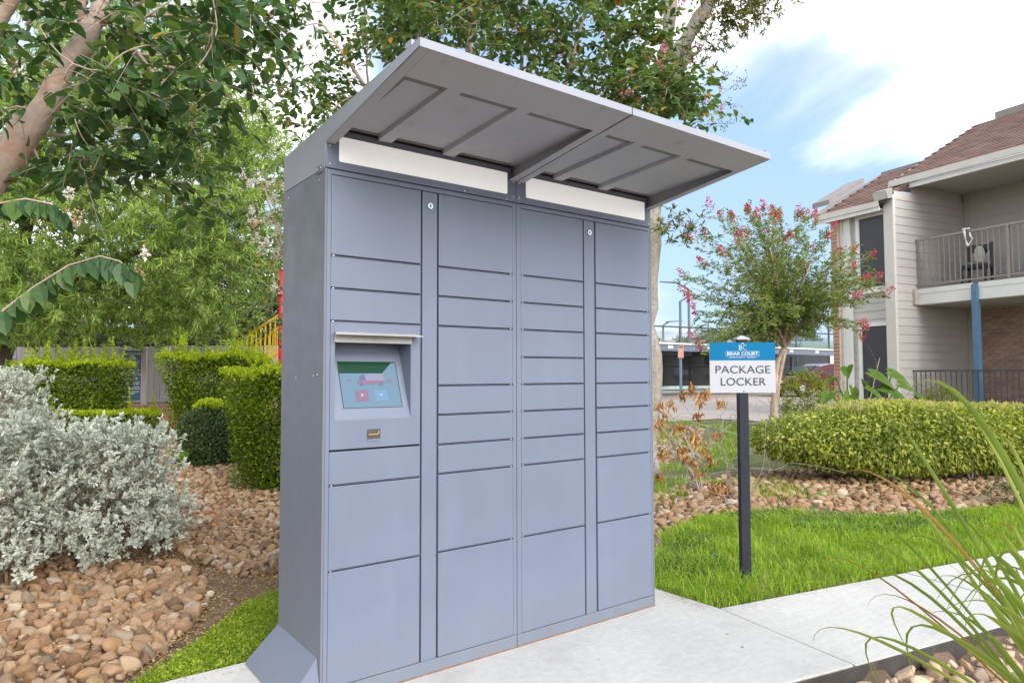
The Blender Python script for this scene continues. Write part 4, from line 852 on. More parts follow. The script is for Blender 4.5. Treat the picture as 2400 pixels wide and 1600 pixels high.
# tall court fence with windscreens
f0, f1 = at(1540, 766, 35.4), at(1900, 783, 42.0); fd = unit((f1-f0)*np.array([1, 1, 0])); FA = np.array([f0[0], f0[1], 0])-fd*6
TF = thing('court_fence', 'tall dark sports court fence with black windscreen panels behind the carport', 'fence', drop(f0)); fg = 0.24
fpp = lambda s, z: FA+fd*s+UZ*z
ftop = 3.70
for nm, z, r in (('top_rail', ftop, .04), ('mid_rail', 2.62, .03), ('mid_rail', 1.62, .03), ('bottom_rail', 0.42, .03)): mb = MB(); mb.tube([fpp(-2, z), fpp(21, z)], r, 6); mb.build(nm, 'galv_dark' if z != 1.62 else 'pole_grey', TF)
for k in range(8): mb = MB(); mb.tube([fpp(-2+k*3.2, fg-.2), fpp(-2+k*3.2, ftop)], .05, 8); mb.build('fence_post', 'galv_dark', TF)
for k in range(7):
    s0, s1 = -2+k*3.2, -2+(k+1)*3.2
    mb = MB(); mb.add([fpp(s0, 0.62), fpp(s1, 0.62), fpp(s1, 2.62), fpp(s0, 2.62)], [(0, 1, 2, 3)]); mb.build('windscreen', 'windscreen_dark', TF)
    mb = MB(); mb.add([fpp(s0, 2.62), fpp(s1, 2.62), fpp(s1, ftop-.25), fpp(s0, ftop-.25)], [(0, 1, 2, 3)]); mb.build('net_panel', 'net_light', TF)
# pavilion columns beyond the fence
for i, x in enumerate((1567, 1637, 1700)):
    P = at(x, 870, 47.0); mb = MB(); mb.lathe([(.52, 0), (.52, .25), (.40, .3), (.40, 3.0), (.5, 3.05), (.5, 3.25)], (P[0], P[1], .26), 16); o = mb.build('column', 'column_grey', smoothed=True)
    tag(o, ('pale round column seen through the court fence, nearest the locker', 'pale round column seen through the court fence, middle one', 'pale round column behind the blue apartment sign')[i], 'column', 'columns beyond the court fence')
# lamp posts
def lamp(x, ytop, d, side, arm, label, grp='court lamp posts'):
    top = at(x, ytop, d); b0 = drop(top); T = thing('lamp_post', label, 'lamp post', b0, grp); rt = np.array([AXR[0], AXR[1], 0]); rt /= np.linalg.norm(rt)
    mb = MB(); mb.tube([b0-UZ*.1, np.array([top[0], top[1], top[2]])], .075, 8); mb.build('pole', 'pole_grey', T, smoothed=True)
    e = top+rt*side*arm+UZ*arm*.55; mb = MB(); mb.tube([top, top*.5+e*.5, e], .05, 6); mb.build('arm', 'pole_grey', T)
    mb = MB(); q = [e+rt*side*a+UZ*z+AXF*w for a, z, w in ((-.15, -.03, -.14), (-.15, -.03, .14), (.95, .06, .12), (.95, .06, -.12))]; mb.hexa(q, [p+UZ*.10*(1 if i < 2 else .5) for i, p in enumerate(q)]); mb.build('lamp_head', 'pole_grey', T, bevel=.02)
lamp(1614, 678, 38.0, -1, .62, 'tallest lamp post with flat head pointing left, beside the pink tree')
lamp(1594, 706, 41.0, 1, .55, 'lamp post just left of the tallest one, arm to the right')
lamp(1554, 762, 47.0, 1, .38, 'short far lamp post next to the big tree trunk')
lamp(1757, 745, 44.0, -1, .3, 'lamp post half hidden by the pink flowering tree')
lamp(1905, 798, 60.0, -1, .4, 'far lamp post above the green roofed shed')
# power pole
P = at(1944, 868, 80.0); P[2] = 0.25; T = thing('utility_pole', 'thin utility pole with crossbar near the brick corner', 'utility pole', P); mb = MB(); mb.tube([P, P+UZ*8.3], .11, 8); mb.build('pole', 'galv_dark', T)
mb = MB(); mb.bar(P+UZ*4.6-AXR*.9, P+UZ*4.6+AXR*.9, .1); mb.build('crossarm', 'galv_dark', T)
# small red sign on a blue post
P = drop(at(1596, 925, 25.0)); T = thing('parking_sign', 'small faded red notice on a thin blue post', 'sign', P); rt = unit(AXR*np.array([1, 1, 0])); fw = unit(AXF*np.array([1, 1, 0]))
mb = MB(); mb.tube([P-UZ*.1, P+UZ*1.75], .05, 8); mb.build('post', 'sign_pole_blue', T)
mb = MB(); q = [P-fw*.06+rt*a+UZ*z for a, z in ((-.105, 1.60), (.105, 1.60), (.105, 2.03), (-.105, 2.03))]; mb.prism(q, -fw*.012); bd = mb.build('notice_board', 'sign_pink', T)
for z in (1.66, 1.74, 1.82, 1.90): mb = MB(); q = [P-fw*.075+rt*a+UZ*b for a, b in ((-.08, z), (.08, z), (.08, z+.012), (-.08, z+.012))]; mb.prism(q, -fw*.003); mb.build('notice_line', 'beam_cap', T)
mb = MB(); q = [P-fw*.075+rt*a+UZ*b for a, b in ((-.08, 1.96), (.08, 1.96), (.08, 2.0), (-.08, 2.0))]; mb.prism(q, -fw*.003); mb.build('notice_line', 'edging_steel', T)
# shed
P = drop(at(1925, 900, 48.0)); T = thing('shed', 'pale board shed with green roof behind the carport', 'shed', P)
sx = lambda a, n, z: P+rt*a+fw*n+UZ*z
for k in range(22):
    a0 = -1.15+k*.21; mb = MB(); mb.hexa([sx(a, n, -.2) for a, n in ((a0, 0), (a0+.2, 0), (a0+.2, .05), (a0, .05))], [sx(a, n, 2.72) for a, n in ((a0, 0), (a0+.2, 0), (a0+.2, .05), (a0, .05))]); mb.build('wall_board', 'shed_white', T)
mb = MB(); mb.hexa([sx(a, n, 2.74) for a, n in ((-1.5, -.3), (4, -.3), (4, 3), (-1.5, 3))], [sx(a, n, z) for a, n, z in ((-1.5, -.3, 2.98), (4, -.3, 2.98), (4, 3, 3.4), (-1.5, 3, 3.4))]); mb.build('roof', 'shed_green', T)
mb = MB(); mb.hexa([sx(a, n, -.2) for a, n in ((-1.14, .06), (3.4, .06), (3.4, 2.8), (-1.14, 2.8))], [sx(a, n, 2.7) for a, n in ((-1.14, .06), (3.4, .06), (3.4, 2.8), (-1.14, 2.8))]); mb.build('shed_body', 'shed_white', T)
mb = MB(); mb.hexa([sx(a, n, 0.9) for a, n in ((-2.1, -6.0), (6, -6.0), (6, -5.9), (-2.1, -5.9))], [sx(a, n, 1.0) for a, n in ((-2.1, -6.0), (6, -6.0), (6, -5.9), (-2.1, -5.9))]); mb.build('barrier_rail', 'plate_white', T)
# parked car, side on
def carpaint(name, col):
    m, t, b = _mat(name); b.inputs['Base Color'].default_value = (*col, 1); b.inputs['Roughness'].default_value = .25; b.inputs['Coat Weight'].default_value = .6; b.inputs['Metallic'].default_value = .2; return m
carpaint('car_red', (0.075, 0.003, 0.010)); pbr('car_glass', (0.012, 0.012, 0.015), 0.3, spec=.25); pbr('tyre', (0.02, 0.02, 0.02), 0.9); pbr('rim', (0.45, 0.45, 0.47), 0.3, metal=.8); pbr('car_lamp', (0.75, 0.72, 0.7), 0.15)
P = drop(at(1838, 920, 30.5)); T = thing('parked_car', 'dark red car parked under the carport behind the shrubs', 'car', P)
ux, uy = unit(rt*.97+fw*.24), None; uy = np.array([-ux[1], ux[0], 0]); kp = lambda a, n, z: P+ux*a+uy*n+UZ*z
def loft(prof, ws, name, mt, parent):
    """side outline carried across the width with rounded flanks"""
    mb = MB(); k = len(prof); vs = []
    for n_, sh in ws: vs += [kp(a, n_, .24+(z-.24)*sh if z > .9 else z) for a, z in prof]
    q = [(i*k+j, i*k+(j+1) % k, (i+1)*k+(j+1) % k, (i+1)*k+j) for i in range(len(ws)-1) for j in range(k)]
    b = mb.n; mb.add(vs, q); mb.poly.append([b+j for j in range(k)]); mb.poly.append([b+(len(ws)-1)*k+j for j in reversed(range(k))]); return mb.build(name, mt, parent, smoothed=False)
body = [(-.55, .30), (-.60, .52), (-.52, .70), (.35, .93), (1.0, .98), (3.4, 1.0), (3.95, .95), (4.02, .62), (3.98, .32)]
bd = loft(body, [(-.86, .98), (-.90, 1), (-.84, 1.0), (.84, 1.0), (.90, 1), (.86, .98)], 'body', 'car_red', T)
cab = [(.55, .96), (1.28, 1.36), (1.75, 1.46), (2.6, 1.47), (3.2, 1.36), (3.7, 1.0)]
loft(cab, [(-.78, .97), (-.62, 1.0), (.62, 1.0), (.78, .97)], 'cabin', 'car_red', T)
for sgn in (-1, 1):
    for pts in (((.82, 1.03), (1.36, 1.33), (1.80, 1.385), (1.95, 1.385), (1.95, 1.03)), ((2.03, 1.03), (2.03, 1.385), (2.60, 1.385), (3.05, 1.30), (3.30, 1.03))):
        mb = MB(); mb.prism([kp(a, sgn*(.795-(z-1.0)*.30), z) for a, z in pts], uy*sgn*.012); mb.build('window', 'car_glass', T)
mb = MB(); mb.prism([kp(.60, -.66, 1.0), kp(1.24, -.56, 1.345), kp(1.24, .56, 1.345), kp(.60, .66, 1.0)], -ux*.02+UZ*.02); mb.build('windscreen', 'car_glass', T)
for a in (.28, 3.0):
    for sgn in (-1, 1):
        w = thing('wheel', None, None, kp(a, sgn*.82, .33)); w.parent = T; w.location = Vector(kp(a, sgn*.82, .33)); w.matrix_parent_inverse = Matrix.Translation(-T.location)
        C0 = kp(a, sgn*.80, .33)
        for nm, mt, pr_ in (('tyre', 'tyre', [(.22, -.10), (.31, -.10), (.33, -.06), (.33, .06), (.31, .10), (.22, .10)]), ('rim', 'rim', [(.0, .085), (.12, .095), (.22, .07), (.22, -.07), (0, -.07)])):
            mb = MB(); mb.lathe(pr_, n=20); o = mb.build(nm, mt, None, smoothed=True); o.parent = w; o.matrix_parent_inverse = Matrix.Translation(-w.location); o.matrix_basis = frame(C0, ux, UZ, uy*sgn)
for n_ in (-.62, .62): mb = MB(); mb.prism([kp(-.56, n_-.16, .60), kp(-.56, n_+.16, .60), kp(-.50, n_+.16, .72), kp(-.50, n_-.16, .72)], -ux*.03); mb.build('headlight', 'car_lamp', T)
mb = MB(); mb.prism([kp(1.98, -.903, .35), kp(1.99, -.903, .35), kp(1.99, -.905, .98), kp(1.98, -.905, .98)], -uy*.004); mb.build('door_seam', 'tyre', T)

# ================================================================== playground side: fence, sign, rails
pbr('fence_grey', (0.45, 0.42, 0.41), 0.85, 0.10, 6, 0.2, 60, obj_rand=0.14, stretch=(1, 1, .15)); pbr('fence_dark', (0.10, 0.095, 0.09), 0.9); pbr('play_blue', (0.05, 0.13, 0.205), 0.5, .05, 3); pbr('play_print', (0.62, 0.66, 0.68), 0.5); pbr('play_post', (0.47, 0.42, 0.40), 0.7)
pbr('play_yellow', (0.62, 0.40, 0.01), 0.45, 0.05, 5); pbr('play_red', (0.55, 0.012, 0.04), 0.4); pbr('dark_screen', (0.03, 0.03, 0.032), 0.8)
g0, g1 = at(-260, 900, 16.6), at(760, 900, 15.2); gd = unit((g1-g0)*np.array([1, 1, 0])); gn = np.array([gd[1], -gd[0], 0]); gl = np.linalg.norm((g1-g0)[:2])
FN = thing('board_fence', 'grey vertical board fence behind the playground sign and hedges', 'fence', drop(g0*.5+g1*.5)); FNZ = 0.63
gpf = lambda s, n, z: np.array([g0[0], g0[1], 0])+gd*s+gn*n+UZ*z
for z in (0.95, 1.60): mb = MB(); mb.hexa([gpf(s, n, z) for s, n in ((0, -.10), (gl, -.10), (gl, -.05), (0, -.05))], [gpf(s, n, z+.09) for s, n in ((0, -.10), (gl, -.10), (gl, -.05), (0, -.05))]); mb.build('rail', 'fence_grey', FN)
pk = []
for v in range(3):
    rr = random.Random(v); mb = MB(); t1 = .012*rr.random(); mb.hexa([(-.066, 0, 0), (.066, 0, 0), (.066, .02, 0), (-.066, .02, 0)], [(-.066, 0, 1.27+t1), (.066, 0, 1.27+t1*.5), (.066, .02, 1.27), (-.066, .02, 1.27)]); m_ = mb.mesh('board'); m_.materials.append(MATS['fence_grey']); pk.append(m_)
rr = random.Random(3)
for k in range(int(gl/.146)): inst('board', rr.choice(pk), frame(gpf(k*.146+.07, -.045+.006*rr.random(), FNZ+.02*rr.random()), gd, gn, UZ) @ Matrix.Rotation(rr.gauss(0, .006), 4, 'Y'), FN)
mb = MB(); mb.hexa([gpf(s, n, FNZ-.1) for s, n in ((0, .02), (gl, .02), (gl, .12), (0, .12))], [gpf(s, n, FNZ+.02) for s, n in ((0, .02), (gl, .02), (gl, .12), (0, .12))]); mb.build('gravel_board', 'fence_dark', FN)
# playground sign
PS = at(312, 875, 14.6); PS[2] = 0; pz = 0.62
T = thing('playground_sign', 'tall blue playground rules sign between grey posts beside the clipped hedge', 'sign', (PS[0], PS[1], pz)); pr_ = rt; pf = -fw
pp = lambda x, n, z: PS+pr_*x+pf*n+UZ*z
for x in (-.245, .245):
    mb = MB(); mb.hexa([pp(x+a*.045, b*.045, pz-.2) for a, b in ((-1, -1), (1, -1), (1, 1), (-1, 1))], [pp(x+a*.045, b*.045, 1.80) for a, b in ((-1, -1), (1, -1), (1, 1), (-1, 1))]); mb.build('post', 'play_post', T, bevel=.006)
    mb = MB(); mb.lathe([(0, 0.045), (.045, .04), (.062, .02), (.062, 0), (0, 0)], pp(x, 0, 1.80), 12); mb.build('post_cap', 'play_post', T)
mb = MB(); mb.prism([pp(a, .02, z) for a, z in ((-.195, .72), (.195, .72), (.195, 1.80), (-.195, 1.80))], pf*.012); mb.build('sign_board', 'plate_white', T)
mb = MB(); mb.prism([pp(a, .033, z) for a, z in ((-.185, .73), (.185, .73), (.185, 1.785), (-.185, 1.785))], pf*.003); mb.build('sign_face', 'play_blue', T)
pm = lambda x, z: frame(pp(x, .0375, z), pr_, UZ, pf)
lettering('PLAYGROUND', .064, pm(0, 1.710), 'play_print', T, .86, .0012); lettering('RULES', .064, pm(0, 1.615), 'play_print', T, .86, .0012)
mb = MB(); mb.prism([pp(a, .0365, z) for a, z in ((-.18, 1.566), (.18, 1.566), (.18, 1.573), (-.18, 1.573))], pf*.001); mb.build('rule_line', 'play_print', T)
lettering('10:00 PM', .05, pm(.06, 1.520), 'play_print', T, .8, .0012)
rr = random.Random(2); z = 1.42
while z > .82:
    for k in range(rr.choice((1, 2, 2))):
        w = rr.uniform(.22, .33); mb = MB(); x = -.16
        while x < -.16+w:
            l = rr.uniform(.02, .06); mb.prism([pp(a, .0365, b) for a, b in ((x, z), (x+l, z), (x+l, z+.022), (x, z+.022))], pf*.001); x += l+.012
        mb.build('rule_line', 'play_print', T); z -= .036
    z -= .026
# yellow stair rails and red post
YR = thing('play_stair_rail', 'yellow playground stair railing with upright bars above the hedge', 'railing', drop(at(620, 900, 12.0)))
for i, (a, b, dz) in enumerate(((at(558, 800, 12.0), at(668, 730, 11.4), .62), (at(592, 812, 12.8), at(690, 742, 12.2), .62))):
    mb = MB(); mb.tube([a, b], .022, 8); mb.build('handrail', 'play_yellow', YR, smoothed=True); mb = MB(); mb.tube([a-UZ*dz, b-UZ*dz], .02, 8); mb.build('lower_rail', 'play_yellow', YR, smoothed=True)
    for k in range(11):
        q = a+(b-a)*k/10; mb = MB(); mb.tube([q-UZ*dz, q], .012, 6); mb.build('bar', 'play_yellow', YR)
P = drop(at(659, 850, 11.0)); T = thing('play_post', 'bright red playground post beside the locker', 'post', P); mb = MB(); mb.tube([P, np.array([P[0], P[1], 2.92])], .045, 12); mb.build('pole', 'play_red', T, smoothed=True)
for z in (1.2, 2.2, 2.55): mb = MB(); mb.lathe([(.046, -.03), (.062, -.025), (.062, .025), (.046, .03)], (P[0], P[1], z), 12); mb.build('collar', 'play_red', T, smoothed=True)
# dark screened fence far behind the playground
h0, h1 = at(430, 780, 26.0), at(800, 775, 27.0); mb = MB(); hz0 = .5
SF = thing('screened_fence', 'dark screened fence far behind the playground rails', 'fence', drop(h0)); hd_ = unit((h1-h0)*np.array([1, 1, 0]))
mb.prism([np.array([*(h0-hd_*6)[:2], .4]), np.array([*(h1+hd_*4)[:2], .4]), np.array([*(h1+hd_*4)[:2], 2.9]), np.array([*(h0-hd_*6)[:2], 2.9])], fw*.05); mb.build('screen', 'dark_screen', SF)
for z in (2.95, 2.45): mb = MB(); mb.tube([np.array([*(h0-hd_*6)[:2], z])-fw*.1, np.array([*(h1+hd_*4)[:2], z])-fw*.1], .035, 6); mb.build('rail', 'pole_grey', SF)
# boulder and border timber
pbr('boulder', (0.34, 0.165, 0.09), 0.9, 0.3, 4, 0.8, 14, spots=(6, .5, .7, (.42, .26, .17), .6))
P = drop(at(418, 1015, 9.7)); bm = bmesh.new(); bmesh.ops.create_icosphere(bm, subdivisions=4, radius=1); rng = np.random.default_rng(8); v = np.array([q.co[:] for q in bm.verts])
for _ in range(9): n_ = rnd_dir(1, rng)[0]; cut = rng.uniform(.6, .85); d = v@n_; v = v-np.where(d > cut, (d-cut)*.9, 0)[:, None]*n_
for _ in range(6): k_ = rnd_dir(1, rng)[0]*rng.uniform(3, 9); v = v*(1+.03*np.sin(v@k_+rng.uniform(0, 6)))[:, None]
v = v*np.array([.34, .24, .22])
for q, c_ in zip(bm.verts, v): q.co = c_
m_ = bpy.data.meshes.new('boulder'); bm.to_mesh(m_); bm.free(); o = obj('boulder', m_, 'boulder'); m_.polygons.foreach_set('use_smooth', np.ones(len(m_.polygons), bool)); o.location = P+UZ*.12; o.rotation_euler = (0, 0, -.6)
tag(o, 'large rust red boulder beside the round bush', 'boulder')
q0, q1 = at(200, 975, 11.2), at(520, 978, 11.0); mb = MB(); mb.bar(np.array([q0[0], q0[1], gz(q0)+.03]), np.array([q1[0], q1[1], gz(q1)+.03]), .10, .14); tag(mb.build('border_timber', 'fence_dark', bevel=.01), 'dark border timber along the playground mulch', 'timber')
# ================================================================== plants
BARK_M = pbr('myrtle_bark', (0.46, 0.36, 0.295), 0.7, 0.30, 9, 0.9, 24, stretch=(1, 1, .25), spots=(11, .50, .62, (0.46, 0.25, 0.15), .6))
BARK_G = pbr('grey_bark', (0.33, 0.29, 0.25), 0.95, 0.3, 14, 1.0, 26, stretch=(1, 1, .3), spots=(9, .55, .7, (.52, .49, .44), .6), bdist=.03)
BARK_D = pbr('dark_bark', (0.10, 0.08, 0.065), 0.95, 0.3, 12, 0.8, 30, stretch=(1, 1, .3))
TWIG = pbr('twig', (0.24, 0.16, 0.10), 0.8, 0.2, 12); TWIG_G = pbr('dead_twig', (0.36, 0.31, 0.28), 0.9, 0.25, 12); TWIG_R = pbr('red_twig', (0.40, 0.20, 0.10), 0.6, 0.15, 12)
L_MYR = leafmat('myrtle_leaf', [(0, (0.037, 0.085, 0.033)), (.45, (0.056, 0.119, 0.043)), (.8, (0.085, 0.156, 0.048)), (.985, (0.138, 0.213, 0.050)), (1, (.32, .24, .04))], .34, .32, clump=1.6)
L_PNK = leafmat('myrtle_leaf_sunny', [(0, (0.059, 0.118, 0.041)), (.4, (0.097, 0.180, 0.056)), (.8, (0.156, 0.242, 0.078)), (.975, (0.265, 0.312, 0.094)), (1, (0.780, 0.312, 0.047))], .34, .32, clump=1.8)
L_LAN = leafmat('lance_leaf', [(0, (0.138, 0.213, 0.070)), (.4, (0.239, 0.350, 0.108)), (.75, (0.378, 0.500, 0.146)), (1, (0.554, 0.649, 0.213))], .40, .38, clump=.55)
L_BOX = leafmat('hedge_leaf', [(0, (0.041, 0.078, 0.010)), (.35, (0.078, 0.135, 0.011)), (.7, (0.156, 0.221, 0.014)), (1, (0.295, 0.344, 0.024))], .36, .35, clump=2.4)
L_TIP = leafmat('hedge_tip', [(0, (0.188, 0.268, 0.016)), (.5, (0.325, 0.403, 0.022)), (1, (0.525, 0.561, 0.040))], .45, .38, clump=3)
L_RND = leafmat('round_bush_leaf', [(0, (0.046, 0.081, 0.034)), (.5, (0.078, 0.127, 0.052)), (.9, (0.124, 0.176, 0.075)), (1, (0.208, 0.260, 0.104))], .28, .35)
L_SAGE = leafmat('sage_leaf', [(0, (.50, .55, .50)), (.4, (.64, .68, .63)), (.8, (.76, .79, .75)), (1, (.55, .58, .45))], .22, .8, tcol=(1, 1.03, .9), clump=3)
L_ABE = leafmat('abelia_leaf', [(0, (0.108, 0.146, 0.033)), (.35, (0.210, 0.260, 0.055)), (.7, (0.368, 0.419, 0.088)), (.93, (0.559, 0.572, 0.143)), (1, (0.635, 0.584, 0.187))], .38, .38, clump=2.2)
L_ABT = leafmat('abelia_tip', [(0, (.32, .36, .09)), (.6, (.48, .49, .16)), (.85, (.58, .50, .24)), (1, (.62, .42, .28))], .4, .4)
L_OAK = leafmat('oak_leaf', [(0, (0.066, 0.084, 0.019)), (.5, (0.120, 0.138, 0.026)), (1, (0.228, 0.204, 0.042))], .35, .4)
L_CRP = leafmat('young_myrtle_leaf', [(0, (0.083, 0.143, 0.039)), (.45, (0.150, 0.232, 0.054)), (.85, (0.255, 0.330, 0.083)), (1, (0.420, 0.360, 0.090))], .38, .35)
L_EAR = leafmat('elephant_ear_leaf', [(0, (.055, .125, .018)), (1, (.13, .23, .035))], .35, .4)
L_NAN = leafmat('nandina_leaf', [(0, (.10, .16, .028)), (.7, (.20, .25, .045)), (1, (.34, .22, .05))], .35, .4)
L_BRN = leafmat('brown_leaf', [(0, (.30, .13, .035)), (.5, (.46, .22, .065)), (1, (.58, .33, .13))], .2, .6, tcol=(1.1, 1, .8))
L_BLD = leafmat('grass_clump_blade', [(0, (.17, .25, .055)), (.5, (.24, .32, .075)), (1, (.33, .37, .10))], .35, .38, clump=6)
L_BLR = leafmat('grass_clump_rust', [(0, (.32, .16, .07)), (1, (.42, .24, .10))], .3, .4, clump=6)
L_SAGO = leafmat('sago_leaf', [(0, (.06, .13, .016)), (1, (.16, .26, .03))], .3, .35)
L_FAR = leafmat('far_leaf', [(0, (0.054, 0.090, 0.038)), (.5, (0.090, 0.138, 0.054)), (1, (0.156, 0.204, 0.084))], .3, .5, clump=.4)
FL_WHT = leafmat('white_bloom', [(0, (.70, .62, .52)), (.5, (.82, .78, .74)), (1, (.86, .84, .82))], .35, .6, tcol=(1, 1, 1)); FL_TAN = leafmat('spent_bloom', [(0, (.42, .28, .13)), (.6, (.55, .40, .22)), (1, (.62, .50, .34))], .3, .7, tcol=(1, 1, 1))
FL_PNK = leafmat('pink_bloom', [(0, (.55, .14, .24)), (.5, (.68, .26, .34)), (1, (.72, .42, .44))], .35, .6, tcol=(1, 1, 1)); FL_HOT = leafmat('crimson_bloom', [(0, (.55, .03, .12)), (.5, (.68, .06, .17)), (1, (.74, .16, .22))], .35, .6, tcol=(1, 1, 1))
SEED = pbr('seed_pod', (0.045, 0.035, 0.025), 0.7)

def curve_pts(a, b, k=6, sag=0.0, rng=RNG, wob=0.04, start=None):
    """a gently bent limb from a to b; leaves a in the direction start"""
    a = np.asarray(a, float); b = np.asarray(b, float); L = np.linalg.norm(b-a); t = np.linspace(0, 1, k)[:, None]
    c = (a+b)/2+np.array([0, 0, sag*L])+rng.normal(0, wob*L, 3)
    if start is not None: c = a+unit(start)*L*.5
    return (1-t)**2*a+2*t*(1-t)*c+t*t*b
class Plant:
    """wood and leaves of one plant"""
    def __init__(s, seed): s.rng = np.random.default_rng(seed); s.wood = MB(); s.nodes = []; s.dirs = []; s.rad = []; s.leaf = []; s.fl = []
    def limb(s, pts, r0, r1, n=7, grow=True):
        pts = np.asarray(pts, float); k = len(pts); r = np.linspace(r0, r1, k)
        if n >= 9:                                     # stout limbs: finer rings with swellings
            u = np.linspace(0, 1, k); w = np.linspace(0, 1, k*5); w3 = np.stack([np.interp(w, u, pts[:, j]) for j in range(3)], 1)
            ker = np.array([1, 2, 3, 2, 1])/9; pad = np.vstack([w3[:1]]*2+[w3]+[w3[-1:]]*2); w3 = np.stack([np.convolve(pad[:, j], ker, 'valid') for j in range(3)], 1)
            rw = np.interp(w, u, r)*(1+.09*np.sin(w*23+s.rng.uniform(0, 6))+.06*s.rng.normal(size=len(w))); s.wood.tube(w3+s.rng.normal(0, r0*.04, w3.shape), rw, n+4)
        else: s.wood.tube(pts, r, n)
        if grow:
            d = unit(np.gradient(pts, axis=0))
            for p, q, rr in zip(pts, d, r): s.nodes.append(p); s.dirs.append(q); s.rad.append(rr)
    def reach(s, target, r_end=.004, sag=.10, n=5, maxr=.05):
        N = np.array(s.nodes); d = np.linalg.norm(N-target, axis=1)+.35*np.maximum(0, N[:, 2]-target[2]+.1)
        i = int(np.argmin(d)); a = N[i]; L = np.linalg.norm(target-a); r0 = min(maxr, s.rad[i]*.7, .006+.012*L)
        st = s.dirs[i]*.6+unit(target-a); pts = curve_pts(a, target, 6, sag, s.rng, .05, st); s.limb(pts, max(r0, r_end), r_end, n); return pts
    def twig_leaves(s, base, d, length, n, L, ratio, spread=.9, droop=.15, opposite=True, pairs_jit=.2, r=.0018, wood=True, up=.55):
        rng = s.rng; e = base+unit(d)*length+np.array([0, 0, -droop*length]); pts = curve_pts(base, e, 4, .06, rng, .05)
        if wood: s.wood.tube(pts, np.linspace(r, r*.5, 4), 3, False)
        t = (np.arange(n)+.6)/n; t = np.clip(t+rng.normal(0, pairs_jit/n, n), .05, 1)
        P = np.stack([np.interp(t, np.linspace(0, 1, 4), pts[:, j]) for j in range(3)], 1); ax = unit(pts[-1]-pts[0])
        ref = np.array([0, 0, 1.0]) if abs(ax[2]) < .9 else np.array([1.0, 0, 0]); x = unit(np.cross(ax, ref)); y = np.cross(x, ax)
        sg = np.where(np.arange(n) % 2 == 0, 1, -1)[:, None]; D = ax*.55+x*sg*spread+y*rng.normal(0, .35, (n, 1))+rng.normal(0, .18, (n, 3))+np.array([0, 0, -.18])
        N = y*up+np.array([0, 0, .5])+rng.normal(0, .35, (n, 3)); LL = L*rng.uniform(.7, 1.15, n)
        s.leaf.append((P, D, N, LL, LL*ratio*rng.uniform(.85, 1.15, n))); return e
    def all_leaves(s): return [np.concatenate([q[i] for q in s.leaf]) for i in range(5)]
def bloom(mb, c, size, n, rng, petal=.016, axis=(0, 0, 1.0)):
    """a flower head: a loose cone of small crinkled petals"""
    h = rng.random(n)**.8; rad = size*.5*(1-.75*h)*np.sqrt(rng.random(n)); a = rng.uniform(0, 6.283, n); ax = unit(axis); x = unit(np.cross(ax, [.3, .9, .2])); y = np.cross(ax, x)
    P = c+ax*(h*size)[:, None]+x*(rad*np.cos(a))[:, None]+y*(rad*np.sin(a))[:, None]
    leaves(mb, P, rnd_dir(n, rng), rnd_dir(n, rng), petal*rng.uniform(.7, 1.3, n), petal*rng.uniform(.7, 1.2, n), 'diamond', .3, .2)
def heads(T, name, mt, rows, rng):
    """each flower head a part of its own: (place, size, petals, petal length, axis)"""
    for c, size, n, petal, ax in rows: mb = MB(); bloom(mb, c, size, n, rng, petal, ax); mb.build(name, mt, T)
def pod_part(T, c, size, n, rng, ax): mb = MB(); pods(mb, c, size, n, rng, ax); mb.build('seed_spray', SEED, T)
def pods(mb, c, size, n, rng, axis=(0, 0, 1.0)):
    ax = unit(np.asarray(axis, float)); mb.tube([c, c+ax*size], [.0016, .0008], 3, False)
    for _ in range(n):
        p = c+ax*size*rng.uniform(.15, 1); q = p+rnd_dir(1, rng)[0]*size*rng.uniform(.12, .32); mb.tube([p, q], .0007, 3, False)
        mb.lathe([(0, -.004), (.0035, -.002), (.0042, .001), (.002, .0045), (0, .005)], q, 5)
def sphere_pts(c, r, n, rng, shell=.0):
    d = rnd_dir(n, rng); k = (shell+(1-shell)*rng.random(n))**(1/2.2); return np.asarray(c, float)+d*k[:, None]*np.asarray(r, float)
def shoot_dirs(P, c, rng, up=.3, out=.8): return unit(unit(P-np.asarray(c, float))*out+rng.normal(0, .5, P.shape)+np.array([0, 0, up]))

def project(P):
    d = P-CAM; z = d@AXF; return 1200+FPX*(d@AXR)/np.maximum(z, .05), 800-FPX*(d@AXU)/np.maximum(z, .05), z

